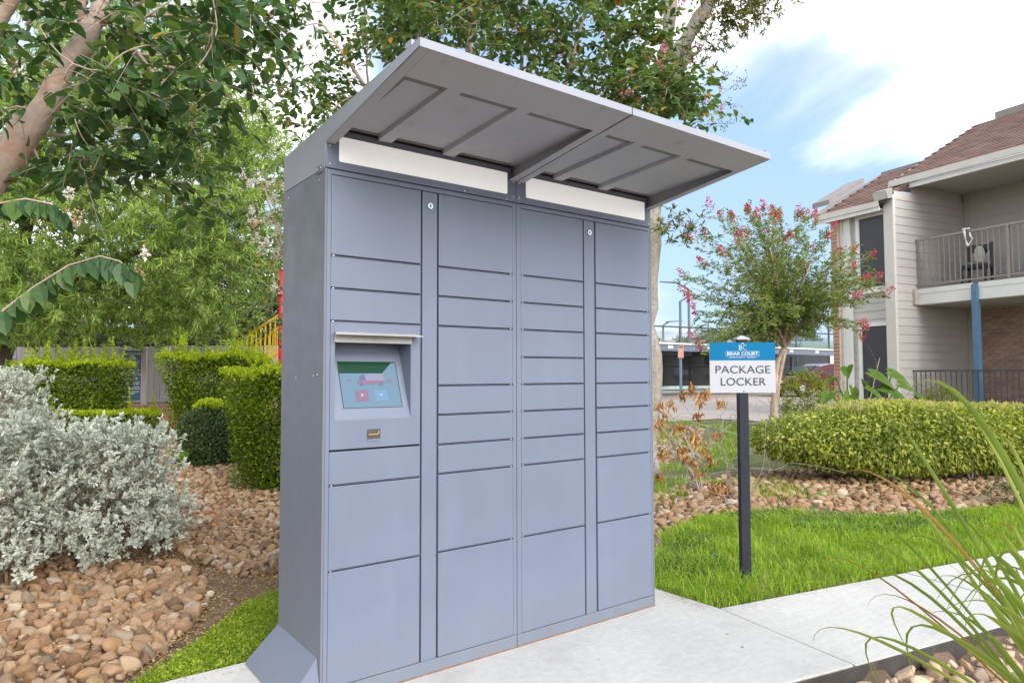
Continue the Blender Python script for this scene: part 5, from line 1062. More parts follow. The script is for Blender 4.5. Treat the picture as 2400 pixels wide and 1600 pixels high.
# ---- 1. crape myrtle at the left edge, nearest the viewer
def near_myrtle():
    p = Plant(101); rng = p.rng; base = drop(np.array([-2.05, 1.55, 0]))
    T = thing('crape_myrtle', 'near crape myrtle with peeling tan trunk and large rounded dark leaves at upper left', 'tree', base)
    D0 = 2.75
    main = np.array([base, [-1.75, 1.30, .75], [-1.42, 1.05, 1.45], at(-40, 455, D0), at(55, 330, D0), at(120, 225, D0-.02), at(180, 130, D0-.03), at(218, 62, D0), at(250, -30, D0), at(300, -160, D0), at(380, -330, D0+.1)])
    p.limb(main, .068, .020, 12); 
    side = np.array([base+[.05, -.08, 0], [-1.85, 1.15, .8], at(-170, 300, 2.5), at(-30, 90, 2.5), at(35, 0, 2.5), at(90, -150, 2.5)]); p.limb(side, .048, .016, 10)
    for a, b, c, r in ((( 215, 62), (235, -20), (232, -120), .020), ((222, 58), (300, 20), (420, -60), .022), ((190, 60), (196, -20), (180, -120), .016), ((-30, 390), (15, 325), (40, 270), .028)):
        p.limb(np.array([at(*a, D0), at(*b, D0), at(*c, D0)]), r, r*.45, 8)
    tw = [[(112, 318), (180, 318), (260, 305), (340, 295)], [(250, 52), (330, 38), (410, 36), (505, 58), (560, 95), (620, 110)], [(300, 125), (360, 130), (430, 132)], [(310, 150), (400, 158), (470, 180), (540, 230), (590, 270)], [(275, 75), (320, 55), (380, 15), (420, -10)], [(60, 60), (110, 15), (200, 15)], [(30, 160), (60, 140), (90, 120)], [(250, 0), (420, -40), (560, -10), (640, 40)], [(320, 120), (420, 250), (470, 330)], [(100, 260), (40, 250), (-40, 270)], [(300, 40), (360, 90), (520, 150), (600, 200)]]
    for w in tw: p.limb(np.array([at(x, y, D0-.05+.12*rng.random()) for x, y in w]), .0075, .002, 5)
    # crown: clusters across the upper left, thin towards the sky gap
    cl = []
    for _ in range(46): cl.append((rng.uniform(-160, 560), rng.uniform(-60, 250), rng.uniform(2.2, 3.3)))
    for _ in range(8): cl.append((rng.uniform(400, 600), rng.uniform(-20, 70), rng.uniform(2.5, 3.3)))
    for _ in range(9): cl.append((rng.uniform(80, 480), rng.uniform(260, 400), rng.uniform(2.4, 3.1)))
    for x, y in ((560, 130), (520, 230), (610, 100), (560, 20), (640, 5), (450, 430), (430, 330), (300, 330), (230, 370), (380, 420)): cl.append((x, y, 2.7))
    for _ in range(22): cl.append((rng.uniform(-700, 700), rng.uniform(-700, -80), rng.uniform(1.9, 3.6)))
    for _ in range(60): cl.append((rng.uniform(-2600, -250), rng.uniform(-500, 620), rng.uniform(1.7, 3.4)))  # unseen crown added beyond the left edge to shade the locker's side
    for x, y, d in cl:
        if 470 < x < 700 and y > 300: continue
        c = at(x, y, d); p.reach(c, .0025, .05, 4, .012)
        for _ in range(rng.integers(3, 6)):
            dd = unit(rng.normal(0, 1, 3)*np.array([1, 1, .45])+np.array([0, 0, -.25])+AXR*.25); p.twig_leaves(c+rng.normal(0, .03, 3), dd, rng.uniform(.12, .26), rng.integers(6, 11), .060, .62, .9, .25)
    # two long drooping sprays at the left edge
    spr = ([(-120, 560), (-20, 480), (60, 466), (120, 478), (158, 505)], [(-60, 800), (10, 725), (80, 672), (160, 622), (235, 600), (280, 612), (312, 640)])
    sp = []
    for w in spr:
        q = np.array([at(x, y, 1.75) for x, y in w]); p.wood.tube(q, np.linspace(.004, .0015, len(q)), 5)
        k = 40 if len(w) > 5 else 32; t = np.linspace(.04, 1, k); u = np.linspace(0, 1, len(w)); P = np.stack([np.interp(t, u, q[:, j]) for j in range(3)], 1); ax = unit(np.gradient(P, axis=0))
        D = np.array([0, 0, -1.0])+ax*.45+rng.normal(0, .16, (k, 3))-AXF*np.where(np.arange(k) % 2, .5, -.4)[:, None]; N = -AXF*.9+AXU*.35+rng.normal(0, .25, (k, 3)); sp.append((P, D, N, np.full(k, .066)*rng.uniform(.7, 1.1, k), np.full(k, .038)))
    sl = [np.concatenate([a[i] for a in sp]) for i in range(5)]
    p.limb(np.array([base+[.1, -.2, .1], [-1.6, .6, .9], at(-120, 560, 1.75)]), .012, .004, 5); p.limb(np.array([base+[.1, -.25, .1], [-1.65, .5, .6], at(-60, 800, 1.75)]), .012, .004, 5)
    p.wood.build('trunk', BARK_M, T, smoothed=True)
    P, D, N, L, Wd = p.all_leaves(); x, y, z = project(P)
    tx = np.interp(y, [0, 62, 130, 225, 330, 455], [245, 218, 180, 120, 55, -40]); near_trunk = (np.abs(x-tx+12) < 46) & (z < D0+.12) & (y > -30) & (y < 470) & (rng.random(len(x)) < .93); ok = ~near_trunk
    P, D, N, L, Wd, x, y, z = (q[ok] for q in (P, D, N, L, Wd, x, y, z)); vis = (x > -20) & (x < 720) & (y > -20) & (y < 760)
    sc = np.where(vis, L/z, 0); order = np.argsort(-sc); keep = order[:300-len(sl[0])]; rest = order[300-len(sl[0]):]
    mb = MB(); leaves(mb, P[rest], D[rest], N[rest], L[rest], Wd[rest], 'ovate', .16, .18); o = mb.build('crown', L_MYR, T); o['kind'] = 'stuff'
    one = MB(); leaves(one, [(0, 0, 0)], [(1.0, 0, 0)], [(0, 0, 1.0)], 1.0, .60, 'ovate', .16, .18); lm = one.mesh('leaf'); lm.materials.append(L_MYR)
    P2, D2, N2, L2 = (np.concatenate([a[keep], b]) for a, b in ((P, sl[0]), (D, sl[1]), (N, sl[2]), (L, sl[3])))
    for a, d, nn, l in zip(P2, D2, N2, L2):
        d = unit(d); s_ = unit(np.cross(nn, d)); n2_ = np.cross(d, s_); inst('leaf', lm, frame(a, d*l, s_*l, n2_*l), T)
    for x, y, d in ((628, 95, 2.7), (600, 60, 2.8), (575, 150, 2.7), (590, 200, 2.7), (650, 70, 2.9)): pod_part(T, at(x, y, d), .09, 14, rng, AXR*.8+AXU*.2)
    heads(T, 'flower_head', FL_WHT, [(at(x, y, d), s_, 40, .008, (0, 0, 1.0)) for x, y, d, s_ in ((162, 468, 1.9, .036), (338, 612, 1.95, .040), (35, 125, 2.6, .05))], rng)
    heads(T, 'spent_flower_head', FL_TAN, [(at(x, y, d), s_, 45, .009, (0, 0, -1.0)) for x, y, d, s_ in ((175, 485, 1.9, .05), (325, 625, 1.95, .05), (33, 140, 2.6, .06))], rng)
near_myrtle()

# ---- 2. pink crape myrtle right behind the locker
def back_myrtle():
    p = Plant(202); rng = p.rng; base = drop(np.array([2.25, 1.95, 0])); T = thing('crape_myrtle', 'crape myrtle with faded pink blooms rising right behind the locker canopy', 'tree', base)
    stems = []
    for i, (x, y, d) in enumerate(((760, 60, 5.0), (930, -60, 5.4), (1080, -160, 5.6), (1230, -120, 5.8), (1390, -40, 5.5), (1520, 90, 5.4), (1100, 60, 5.0))):
        e = at(x, y, d); b = base+np.array([rng.normal(0, .1), rng.normal(0, .1), 0]); pts = curve_pts(b, e, 9, 0, rng, .02, np.array([0, 0, 1.0])+(e-b)*.05); p.limb(pts, .045, .010, 8)
    cl = []
    for _ in range(150):
        x = rng.uniform(840, 1560); y = rng.uniform(-160, 60+.24*(x-760)+20); cl.append((x, y, rng.uniform(4.7, 6.2)))
    for _ in range(9): cl.append((rng.uniform(730, 840), rng.uniform(40, 290), rng.uniform(4.8, 5.6)))
    for _ in range(20): cl.append((rng.uniform(1480, 1620), rng.uniform(160, 285), rng.uniform(4.8, 5.6)))
    for _ in range(50): cl.append((rng.uniform(820, 1600), rng.uniform(-520, -120), rng.uniform(4.6, 6.6)))
    for x, y in ((720, 60), (690, 215), (730, 265), (655, 200), (705, 300), (1640, 230)): cl.append((x, y, 5.0))
    ends = []
    for x, y, d in cl:
        c = at(x, y, d); p.reach(c, .0035, .08, 5, .022)
        for _ in range(rng.integers(5, 8)):
            dd = unit(rng.normal(0, 1, 3)*np.array([1, 1, .6])+np.array([0, 0, .1])); ends.append((p.twig_leaves(c+rng.normal(0, .07, 3), dd, rng.uniform(.16, .38), rng.integers(8, 14), .066, .56, .85, .2), dd))
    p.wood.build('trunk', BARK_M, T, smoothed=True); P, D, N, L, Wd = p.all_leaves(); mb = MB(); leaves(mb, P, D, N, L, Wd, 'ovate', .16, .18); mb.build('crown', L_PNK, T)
    idx = rng.permutation(len(ends))
    heads(T, 'flower_head', FL_PNK, [(ends[k][0], rng.uniform(.07, .13), 46, .017, ends[k][1]+np.array([0, 0, .5])) for k in idx[:34]]+[(at(x, y, 5.0), .07, 30, .013, (0, 0, 1.0)) for x, y in ((1655, 245), (1640, 285), (1690, 265), (1690, 225), (1615, 155), (1640, 120), (680, 300), (655, 230), (1530, 200), (1480, 190))], rng)
    heads(T, 'spent_flower_head', FL_TAN, [(ends[k][0], rng.uniform(.08, .16), 44, .013, ends[k][1]+np.array([0, 0, .4])) for k in idx[34:80]], rng)
    for x, y, d, v in ((660, 110, 4.9, AXR*-.9), (690, 90, 4.9, AXR*-.6+AXU*.3), (650, 250, 5, -AXR+AXU*-.3), (1640, 160, 5.0, AXR*.5+AXU), (1670, 200, 5, AXR*.9+AXU*.6), (1660, 250, 5, AXR+AXU*.1), (1655, 290, 5.0, AXR), (1600, 150, 5, AXU), (1700, 215, 5, AXR*.6+AXU*.4)): pod_part(T, at(x, y, d), .20, 26, rng, v)
back_myrtle()

# ---- 3. big grey trunked oak behind the locker's right end
def oak():
    p = Plant(303); rng = p.rng; base = drop(np.array([5.78, 3.60, 0])); T = thing('oak_tree', 'tall grey barked tree standing behind the right end of the locker', 'tree', base)
    q = np.array([base-[0, 0, .1], base+[0, 0, .25], at(1508, 900, 9), at(1505, 700, 9), at(1512, 480, 9), at(1530, 300, 9), at(1560, 205, 9), at(1590, 130, 9), at(1620, 70, 9), at(1665, 5, 9), at(1740, -90, 9), at(1850, -200, 9)])
    p.limb(q[:8], .235, .165, 16); p.limb(q[6:], .125, .05, 12)
    p.limb(np.array([at(1550, 230, 9), at(1562, 120, 9.1), at(1572, 30, 9.2), at(1580, -150, 9.3), at(1560, -400, 9.5)]), .11, .05, 12)
    p.limb(np.array([at(1590, 150, 8.9), at(1608, 138, 8.8), at(1625, 128, 8.6), at(1640, 120, 8.5)]), .06, .01, 8)
    cl = [(rng.uniform(1660, 1810), rng.uniform(-60, 40+.0*0), rng.uniform(8.2, 9.6)) for _ in range(26)]+[(x, y, 8.6) for x, y in ((1680, 40), (1700, 62), (1725, 45), (1745, 66), (1760, 30), (1800, 20), (1830, 5), (1735, 75), (1705, 20), (1645, 110), (1655, 85), (1625, 95), (1640, 135), (1700, 100), (1790, -10))]
    cl += [(rng.uniform(1350, 2250), rng.uniform(-520, -70), rng.uniform(8, 10.5)) for _ in range(60)]
    cl += [(rng.uniform(1540, 1640), rng.uniform(495, 540), rng.uniform(8.2, 8.8)) for _ in range(7)]
    for x, y, d in cl:
        c = at(x, y, d); p.reach(c, .004, .08, 5, .03)
        for _ in range(5):
            b = c+rng.normal(0, .10, 3); e = b+rnd_dir(1, rng)[0]*.12; n = 12; D = rnd_dir(n, rng)*.9+unit(e-b)*.4; p.wood.tube([b, e], .0025, 3, False)
            p.leaf.append((np.repeat(e[None], n, 0)+rng.normal(0, .02, (n, 3)), D, rnd_dir(n, rng)+np.array([0, 0, .8]), rng.uniform(.06, .10, n), rng.uniform(.018, .028, n)))
    p.wood.build('trunk', BARK_G, T, smoothed=True); P, D, N, L, Wd = p.all_leaves(); mb = MB(); leaves(mb, P, D, N, L, Wd, 'diamond', .12, .15); mb.build('crown', L_OAK, T)
    for x, y0, y1 in ((1707, 60, 110), (1762, 70, 88)): mb = MB(); mb.tube([at(x, y0, 8.6), at(x-2, y1, 8.6)], .0018, 3, False); mb.build('hanging_thread', TWIG_G, T)
oak()

# ---- 4. big lance-leaved tree filling the left background
def lance_tree():
    p = Plant(404); rng = p.rng; base = drop(np.array([-.95, 13.2, 0])); T = thing('lance_leaf_tree', 'broad feathery tree with narrow pale green leaves filling the left background', 'tree', base)
    p.limb(np.array([base-[0, 0, .2], base+[.02, 0, .8], base+[.1, -.1, 1.7], base+[.3, -.4, 2.8], base+[.5, -.8, 4.2], base+[.6, -1, 6]]), .24, .07, 12)
    for v in ((1.6, -2.2, 3.4), (2.6, -2.6, 4.6), (-1.4, -1.5, 4.0), (3.4, -1.6, 3.0), (1.0, -3.0, 5.4), (4.0, -2.4, 3.8)): p.limb(curve_pts(base+[.1, -.1, 1.5], base+np.array(v), 7, .1, rng, .03), .10, .03, 8)
    cl = []
    def band(n, x0, x1, y0, y1, d0, d1):
        for _ in range(n): cl.append((rng.uniform(x0, x1), rng.uniform(y0, y1), rng.uniform(d0, d1)+2.1))
    band(150, -120, 640, 130, 470, 8.6, 11.0); band(120, -120, 560, 430, 760, 8.4, 10.6); band(50, 380, 640, 300, 640, 9.0, 11.5); band(34, -100, 470, 690, 775, 9.4, 11.0); band(90, -200, 600, -250, 140, 9.0, 12.0); band(26, 480, 660, 560, 760, 9.5, 12.0)
    band(70, -120, 600, 200, 800, 10.8, 13.2)
    hole = [(420, 400, 38), (440, 455, 28), (85, 415, 26), (600, 690, 50), (645, 640, 26), (545, 545, 22), (500, 470, 22)]
    for x, y, d in cl:
        if any((x-a)**2+(y-b)**2 < r*r*1.7 for a, b, r in hole): continue
        if x > 640-max(0, (330-y))*.55 and y < 330: continue
        c = at(x, y, d); pts = p.reach(c, .006, .12, 4, .04)
        for _ in range(11):
            b = c+rng.normal(0, .30, 3)*np.array([1, 1, .75]); ax = unit(unit(b-c)*.6+np.array([0, 0, rng.uniform(-.4, .7)])+rng.normal(0, .4, 3)); l = rng.uniform(.14, .26); e = b+ax*l; p.wood.tube([b, e], .003, 3, False)
            n = 23; t = rng.random(n)**.6; Q = b+ax*(t*l)[:, None]; D = ax*(.35+.5*t)[:, None]+rnd_dir(n, rng)*.85+np.array([0, 0, -.12]); p.leaf.append((Q, D, rnd_dir(n, rng)*.5+np.array([0, 0, 1.0]), rng.uniform(.11, .18, n), rng.uniform(.017, .024, n)))
    p.wood.build('trunk', BARK_D, T, smoothed=True); P, D, N, L, Wd = p.all_leaves(); mb = MB(); leaves(mb, P, D, N, L, Wd, 'diamond', .2, .2); mb.build('crown', L_LAN, T)
lance_tree()

# ---- 5. white flowered crape myrtle between locker and background tree
def white_myrtle():
    p = Plant(505); rng = p.rng; base = drop(np.array([2.15, 5.9, 0])); T = thing('crape_myrtle', 'crape myrtle with white flower clusters at the left edge of the locker', 'tree', base)
    for x, y, d in ((620, 440, 7.6), (650, 560, 7.4), (700, 350, 7.8), (690, 650, 7.5)): p.limb(curve_pts(base, at(x, y, d), 8, 0, rng, .02, np.array([0, 0, 1.0])), .03, .008, 7)
    cl = [(rng.uniform(590, 720), rng.uniform(400, 760), rng.uniform(7, 8)) for _ in range(34)]; ends = []
    for x, y, d in cl:
        c = at(x, y, d); p.reach(c, .003, .05, 4, .012)
        for _ in range(4): dd = unit(rng.normal(0, 1, 3)*[1, 1, .5]); p.twig_leaves(c+rng.normal(0, .06, 3), dd, rng.uniform(.15, .3), 9, .06, .55)
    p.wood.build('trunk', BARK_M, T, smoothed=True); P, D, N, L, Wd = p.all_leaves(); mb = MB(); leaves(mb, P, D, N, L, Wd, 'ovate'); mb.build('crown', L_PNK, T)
    heads(T, 'flower_head', FL_WHT, [(at(x, y+8, 7.2), rng.uniform(.08, .14), 70, .019, (0, 0, 1.0)) for x, y in ((568, 415), (585, 430), (605, 425), (620, 440), (635, 432), (590, 500), (600, 530), (612, 515), (600, 560), (630, 520), (640, 470), (625, 575), (612, 590), (648, 600), (650, 545), (655, 500), (645, 680), (590, 515))], rng)
    heads(T, 'spent_flower_head', FL_TAN, [(at(x, y, 7.2), .12, 55, .016, (0, 0, 1.0)) for x, y in ((600, 545), (590, 545), (640, 620), (650, 660), (620, 450), (655, 450), (640, 640))], rng)
white_myrtle()

# ---- 6. young crape myrtle with crimson flowers on the right
def crimson_myrtle():
    p = Plant(606); rng = p.rng; base = drop(at(1812, 960, 12.0)); T = thing('crape_myrtle', 'young vase shaped crape myrtle with crimson flower tips in front of the apartments', 'tree', base)
    fk = at(1838, 815, 12.0); p.limb(np.array([base-[0, 0, .1], at(1815, 900, 12), at(1822, 850, 12), fk]), .065, .045, 9); p.limb(np.array([base+[.05, .02, 0], at(1824, 900, 12), at(1834, 850, 11.95), at(1842, 812, 12)]), .04, .035, 8)
    tips = [(1690, 510), (1720, 520), (1755, 500), (1790, 495), (1830, 510), (1870, 510), (1905, 520), (1940, 560), (1660, 560), (1650, 620), (1610, 650), (1615, 690), (1640, 740), (1640, 790), (1700, 600), (1750, 560), (1800, 560), (1850, 560), (1900, 590), (1960, 600), (2000, 590), (2040, 600), (1985, 640), (2020, 660), (2070, 690), (2000, 700), (1960, 700), (2010, 760), (1935, 745), (1905, 690), (1880, 640), (1820, 620), (1770, 640), (1720, 670), (1690, 720), (1740, 740), (1780, 700), (1830, 690), (1870, 720), (1700, 800), (1740, 820), (1660, 820), (1800, 760), (1930, 650), (1780, 520), (1735, 590), (2050, 655)]
    fh = []
    for x, y, d in ((1715, 640, 11.6), (1760, 590, 12.4), (1805, 580, 11.5), (1850, 590, 12.5), (1900, 620, 11.7), (1955, 670, 12.3), (1690, 735, 12.2), (1965, 735, 11.6), (1820, 640, 12.9), (1760, 690, 11.2), (1890, 700, 11.2)):
        e = at(x, y, d); p.limb(curve_pts(fk+rng.normal(0, .025, 3), e, 10, 0, rng, .02, unit(e-fk)*.75+np.array([0, 0, .7])), .026, .008, 6)
    for x, y in tips:
        for rep in range(2):
            d = 12+rng.uniform(-1.3, 1.1); e = at(x+rng.normal(0, 16)*rep, y+rng.normal(0, 16)*rep, d); st = fk+rng.normal(0, .04, 3)+np.array([0, 0, .12]); pts = curve_pts(st, e, 9, 0, rng, .02, unit(e-st)*.7+np.array([0, 0, .75])); p.limb(pts, .009, .0025, 4); ax = unit(pts[-1]-pts[-4])
            for t in np.linspace(.36, 1.0, 14):
                c = np.array([np.interp(t, np.linspace(0, 1, len(pts)), pts[:, j]) for j in range(3)]); dd = unit(ax*.9+rnd_dir(1, rng)[0]*(.9 if t < .8 else .35))
                for _ in range(2): p.twig_leaves(c+rng.normal(0, .04, 3), dd+rng.normal(0, .35, 3), rng.uniform(.16, .34)*(1.2-.45*t), rng.integers(11, 17), .055, .52, .85, .1, r=.002)
            if (rep == 0 and (y < 660 or x < 1660 or x > 1960)) or y < 570: fh.append((e, rng.uniform(.14, .26), 60, .028, unit(e-st)+np.array([0, 0, .2])))
    for x, y in ((1642, 796), (2020, 770), (2030, 745), (1612, 680), (1625, 700)): fh.append((at(x, y, 11.5), .2, 70, .028, (0, 0, -1.0)))
    p.wood.build('trunk', BARK_M, T, smoothed=True); P, D, N, L, Wd = p.all_leaves(); mb = MB(); leaves(mb, P, D, N, L, Wd, 'diamond', .15, .15); mb.build('crown', L_CRP, T); heads(T, 'flower_head', FL_HOT, fh, rng)
crimson_myrtle()
# ---- clipped hedges
def clipped(name, label, cat, c, ax, half, h, z0, n, L, mt, seed, flare=0.0, roundness=3.2, tips=None, ratio=.55, depth=.16, group=None, shoots=0, stems=4, tipn=0, skirt=0.0, bare=0.0):
    """a clipped shrub: leaves fill an outer shell of a rounded box that may flare outwards to the top"""
    rng = np.random.default_rng(seed); c = np.asarray(c, float); ax = unit(np.array([ax[0], ax[1], 0])); ay = np.array([-ax[1], ax[0], 0]); T = thing(name, label, cat, (c[0], c[1], z0), group)
    def pos(d, k):
        m_ = (np.abs(d)**roundness).sum(1)**(1/roundness); q = d/m_[:, None]*k[:, None]; w = 1+flare*(q[:, 2])
        bulge = 1+.05*np.sin(5*q[:, 0]+seed)*np.sin(4.3*q[:, 2]+1)+.03*np.sin(9*q[:, 0]+3*q[:, 2])+.022*np.sin(23*q[:, 0]*max(1, half[0])+2*seed)*np.sin(15*q[:, 2]+9*q[:, 1])+.018*np.sin(31*q[:, 0]*max(1, half[0])+13*q[:, 2])*np.sin(21*q[:, 1]+17*q[:, 2])
        return c[None, :2].repeat(len(q), 0)@np.eye(2, 3)+ax*(q[:, 0]*half[0]*w*bulge)[:, None]+ay*(q[:, 1]*half[1]*w*bulge)[:, None]+UZ*(z0+bare+(h-bare)*(q[:, 2]*.5*bulge+.5))[:, None], q
    d = rnd_dir(n, rng)
    k = 1-depth*rng.random(n)**1.4/ min(half[0], half[1], h/2); k += np.where(rng.random(n) < .12, rng.uniform(0, .05, n), 0)
    P, q = pos(d, k); out = unit(ax*q[:, :1]+ay*q[:, 1:2]+UZ*q[:, 2:3])
    D = out*.55+rng.normal(0, .65, (n, 3))+UZ*.25; N = out*.7+UZ*.5+rng.normal(0, .5, (n, 3)); LL = L*rng.uniform(.6, 1.2, n)
    if mt is L_ABE: D = out*.5+rng.normal(0, .5, (n, 3))-UZ*.45
    mb = MB(); leaves(mb, P, D, N, LL, LL*ratio, 'diamond', .15, .12); mb.build('foliage', mt, T)
    if tipn:
        mb = MB(); dt = rnd_dir(tipn, rng); dt[:, 2] = np.abs(dt[:, 2])+.25; P, q = pos(unit(dt), np.ones(tipn)*1.0); ok = q[:, 2] > .90; P = P[ok]; m_ = len(P)
        for j in range(3):
            PP = P+UZ*(rng.random(m_)*.05)[:, None]; LL = L*rng.uniform(.6, 1.1, m_); leaves(mb, PP, rnd_dir(m_, rng)*.7+UZ*.8, rnd_dir(m_, rng)+UZ*.4, LL, LL*ratio, 'diamond', .15, .1)
        mb.build('new_growth', tips or L_TIP, T)
    for _ in range(shoots):
        mb = MB(); dt = rnd_dir(1, rng); dt[:, 2] = 1.6; b, q = pos(unit(dt*np.array([1.4, 1.4, 1])), np.array([.98])); b = b[0]; hh = rng.uniform(.12, .46)*(1 if rng.random() < .5 else .45); e = b+np.array([rng.normal(0, .06), rng.normal(0, .06), hh])
        m_ = int(hh*170)+8; t = rng.random(m_); LL = L*rng.uniform(.7, 1.2, m_)*(1.15-.5*t); leaves(mb, b+(e-b)*t[:, None]+rng.normal(0, .006, (m_, 3)), rnd_dir(m_, rng)*.9+UZ*.5, rnd_dir(m_, rng)+UZ, LL, LL*ratio, 'diamond', .15, .1)
        mb.tube([b, (b+e)/2+rng.normal(0, .008, 3), e], [.004, .003, .0015], 3, False); mb.build('shoot', L_TIP, T)
    wd = MB()
    for _ in range(stems):
        b = c+ax*rng.uniform(-.75, .75)*half[0]+ay*rng.uniform(-.4, .4)*half[1]; b[2] = height(b[0], b[1])-.03
        for _ in range(3): e = b+np.array([rng.normal(0, .16), rng.normal(0, .16), max(bare+.25, h*.75)]); wd.tube(curve_pts(b, e, 5, 0, rng, .06), np.linspace(.018, .006, 5), 5)
    if wd.n: wd.build('stem', BARK_D if mt is not L_ABE else TWIG_G, T, smoothed=True)
    return T
rx_ = rt
q = at(178, 900, 10.6); clipped('topiary_hedge', 'clipped hedge box flaring upward with wispy shoots beside the playground sign', 'hedge', q, rx_, (.64, .5), .92, .50, 26000, .042, L_BOX, 1, flare=.17, roundness=9, shoots=90, tipn=5000)
q = at(245, 985, 9.6); clipped('low_hedge', 'low clipped hedge strip behind the silver shrub', 'hedge', q, rx_, (.85, .28), .42, .30, 16000, .038, L_BOX, 2, roundness=9, tipn=3500, shoots=10)
q = at(517, 850, 9.6); clipped('topiary_hedge', 'clipped hedge box flaring upward in front of the yellow rails', 'hedge', q, rx_, (.60, .45), 1.06, .44, 26000, .042, L_BOX, 3, flare=.16, roundness=9, shoots=46, tipn=4500)
q = at(672, 960, 6.9); clipped('topiary_hedge', 'clipped hedge box tucked against the left edge of the locker', 'hedge', q, rx_, (.46, .40), 1.22, .06, 34000, .036, L_BOX, 4, flare=.20, roundness=9, shoots=12, tipn=4500)
q = at(500, 985, 7.9); clipped('round_bush', 'rounded dark green clipped bush on the stone bed', 'bush', q, rx_, (.335, .32), .70, .22, 24000, .036, L_RND, 5, flare=.02, roundness=3.0, shoots=0, tipn=2200)
# ---- hedge on the right
hc = ahead(8.55, 5.05); hc = np.array([hc[0], hc[1], 0.0])
hx = unit(gp(2420, 1108)*np.array([1, 1, 0])-gp(1770, 1122)*np.array([1, 1, 0]))
clipped('abelia_hedge', 'long rounded yellow green hedge behind the package sign', 'hedge', hc, hx, (2.10, .62), .88, -.02, 52000, .060, L_ABE, 6, flare=.02, roundness=2.9, tips=L_ABT, shoots=0, stems=16, tipn=2600, depth=.24, bare=.10, ratio=.46)
# ---- silver sage
def sage(label, c, rad, n_br, seed, L=.037, group=None, hole=0.0):
    p = Plant(seed); rng = p.rng; c = np.asarray(c, float); T = thing('silver_sage', label, 'shrub', c, group)
    for _ in range(n_br):
        a = rng.uniform(0, 6.283); e_ = np.sqrt(rng.random()); z = rng.uniform(.10, 1.0); rr = e_*(1-.35*z*z)*1.0; q = c+np.array([math.cos(a)*rad[0]*rr, math.sin(a)*rad[1]*rr, rad[2]*z])
        if not p.nodes or rng.random() < .10: p.limb(curve_pts(c+rng.normal(0, .10, 3)*[1, 1, 0], c+(q-c)*.6, 6, 0, rng, .08, np.array([0, 0, 1.0])+(q-c)*.6), .011, .005, 5)
        p.reach(q, .003, .05, 4, .008)
        for _ in range(7):
            b = q+rng.normal(0, .055, 3); ax = unit(unit(q-c-[0, 0, .2])*.6+UZ*.7+rng.normal(0, .4, 3)); l = rng.uniform(.04, .10); e = b+ax*l; p.wood.tube([b-ax*.03, e], .0018, 3, False)
            n = 18; t = rng.random(n)**.5; D = ax*(.3+.5*t)[:, None]+rnd_dir(n, rng)*.9; LL = L*rng.uniform(.6, 1.15, n); p.leaf.append((b+ax*(t*l)[:, None], D, ax+rnd_dir(n, rng)*.4, LL, LL*.46))
    p.wood.build('stem', TWIG, T, smoothed=True); P, D, N, L_, Wd = p.all_leaves(); ok = P[:, 2] > height(P[:, 0], P[:, 1])+.01; mb = MB(); leaves(mb, P[ok], D[ok], N[ok], L_[ok], Wd[ok], 'ovate', .12, -.12); mb.build('foliage', L_SAGE, T)
g = gp(165, 1330); sage('large silver leaved shrub spreading over the stones at lower left', drop(g+AXF*.25), (.63, .62, .82), 300, 71)
g = gp(-130, 1400); sage('silver leaved shrub cut off by the left picture edge', drop(g+AXF*.25), (.50, .50, .98), 170, 72)
sage('silver leaved shrub farther back beside the clipped hedge', drop(at(5, 1010, 8.6)), (.62, .5, .92), 170, 73, .036)
# ---- sago seedling
def sago(c):
    rng = np.random.default_rng(81); T = thing('sago_palm', 'small sago palm with stiff green fronds beside the silver shrub', 'plant', c)
    for k in range(9):
        a = rng.uniform(-.5, 3.6); l = rng.uniform(.28, .42); e = c+np.array([math.cos(a)*l*.55, math.sin(a)*l*.55, l*.75]); pts = curve_pts(c, e, 7, .12, rng, .02, np.array([0, 0, 1.0])+(e-c)); mb = MB(); mb.tube(pts, np.linspace(.004, .0015, 7), 4)
        n = 44; t = np.linspace(.15, 1, n); P = np.stack([np.interp(t, np.linspace(0, 1, 7), pts[:, j]) for j in range(3)], 1); ax = unit(np.gradient(P, axis=0)); sd = unit(np.cross(ax, UZ)); sg = np.where(np.arange(n) % 2, 1, -1)[:, None]
        leaves(mb, P, ax*.8+sd*sg*.8+UZ*.25, np.cross(sd, ax), .085*(1.1-.7*t), .009, 'diamond', .1, .05); mb.build('frond', L_SAGO, T)
sago(drop(gp(425, 1105)))
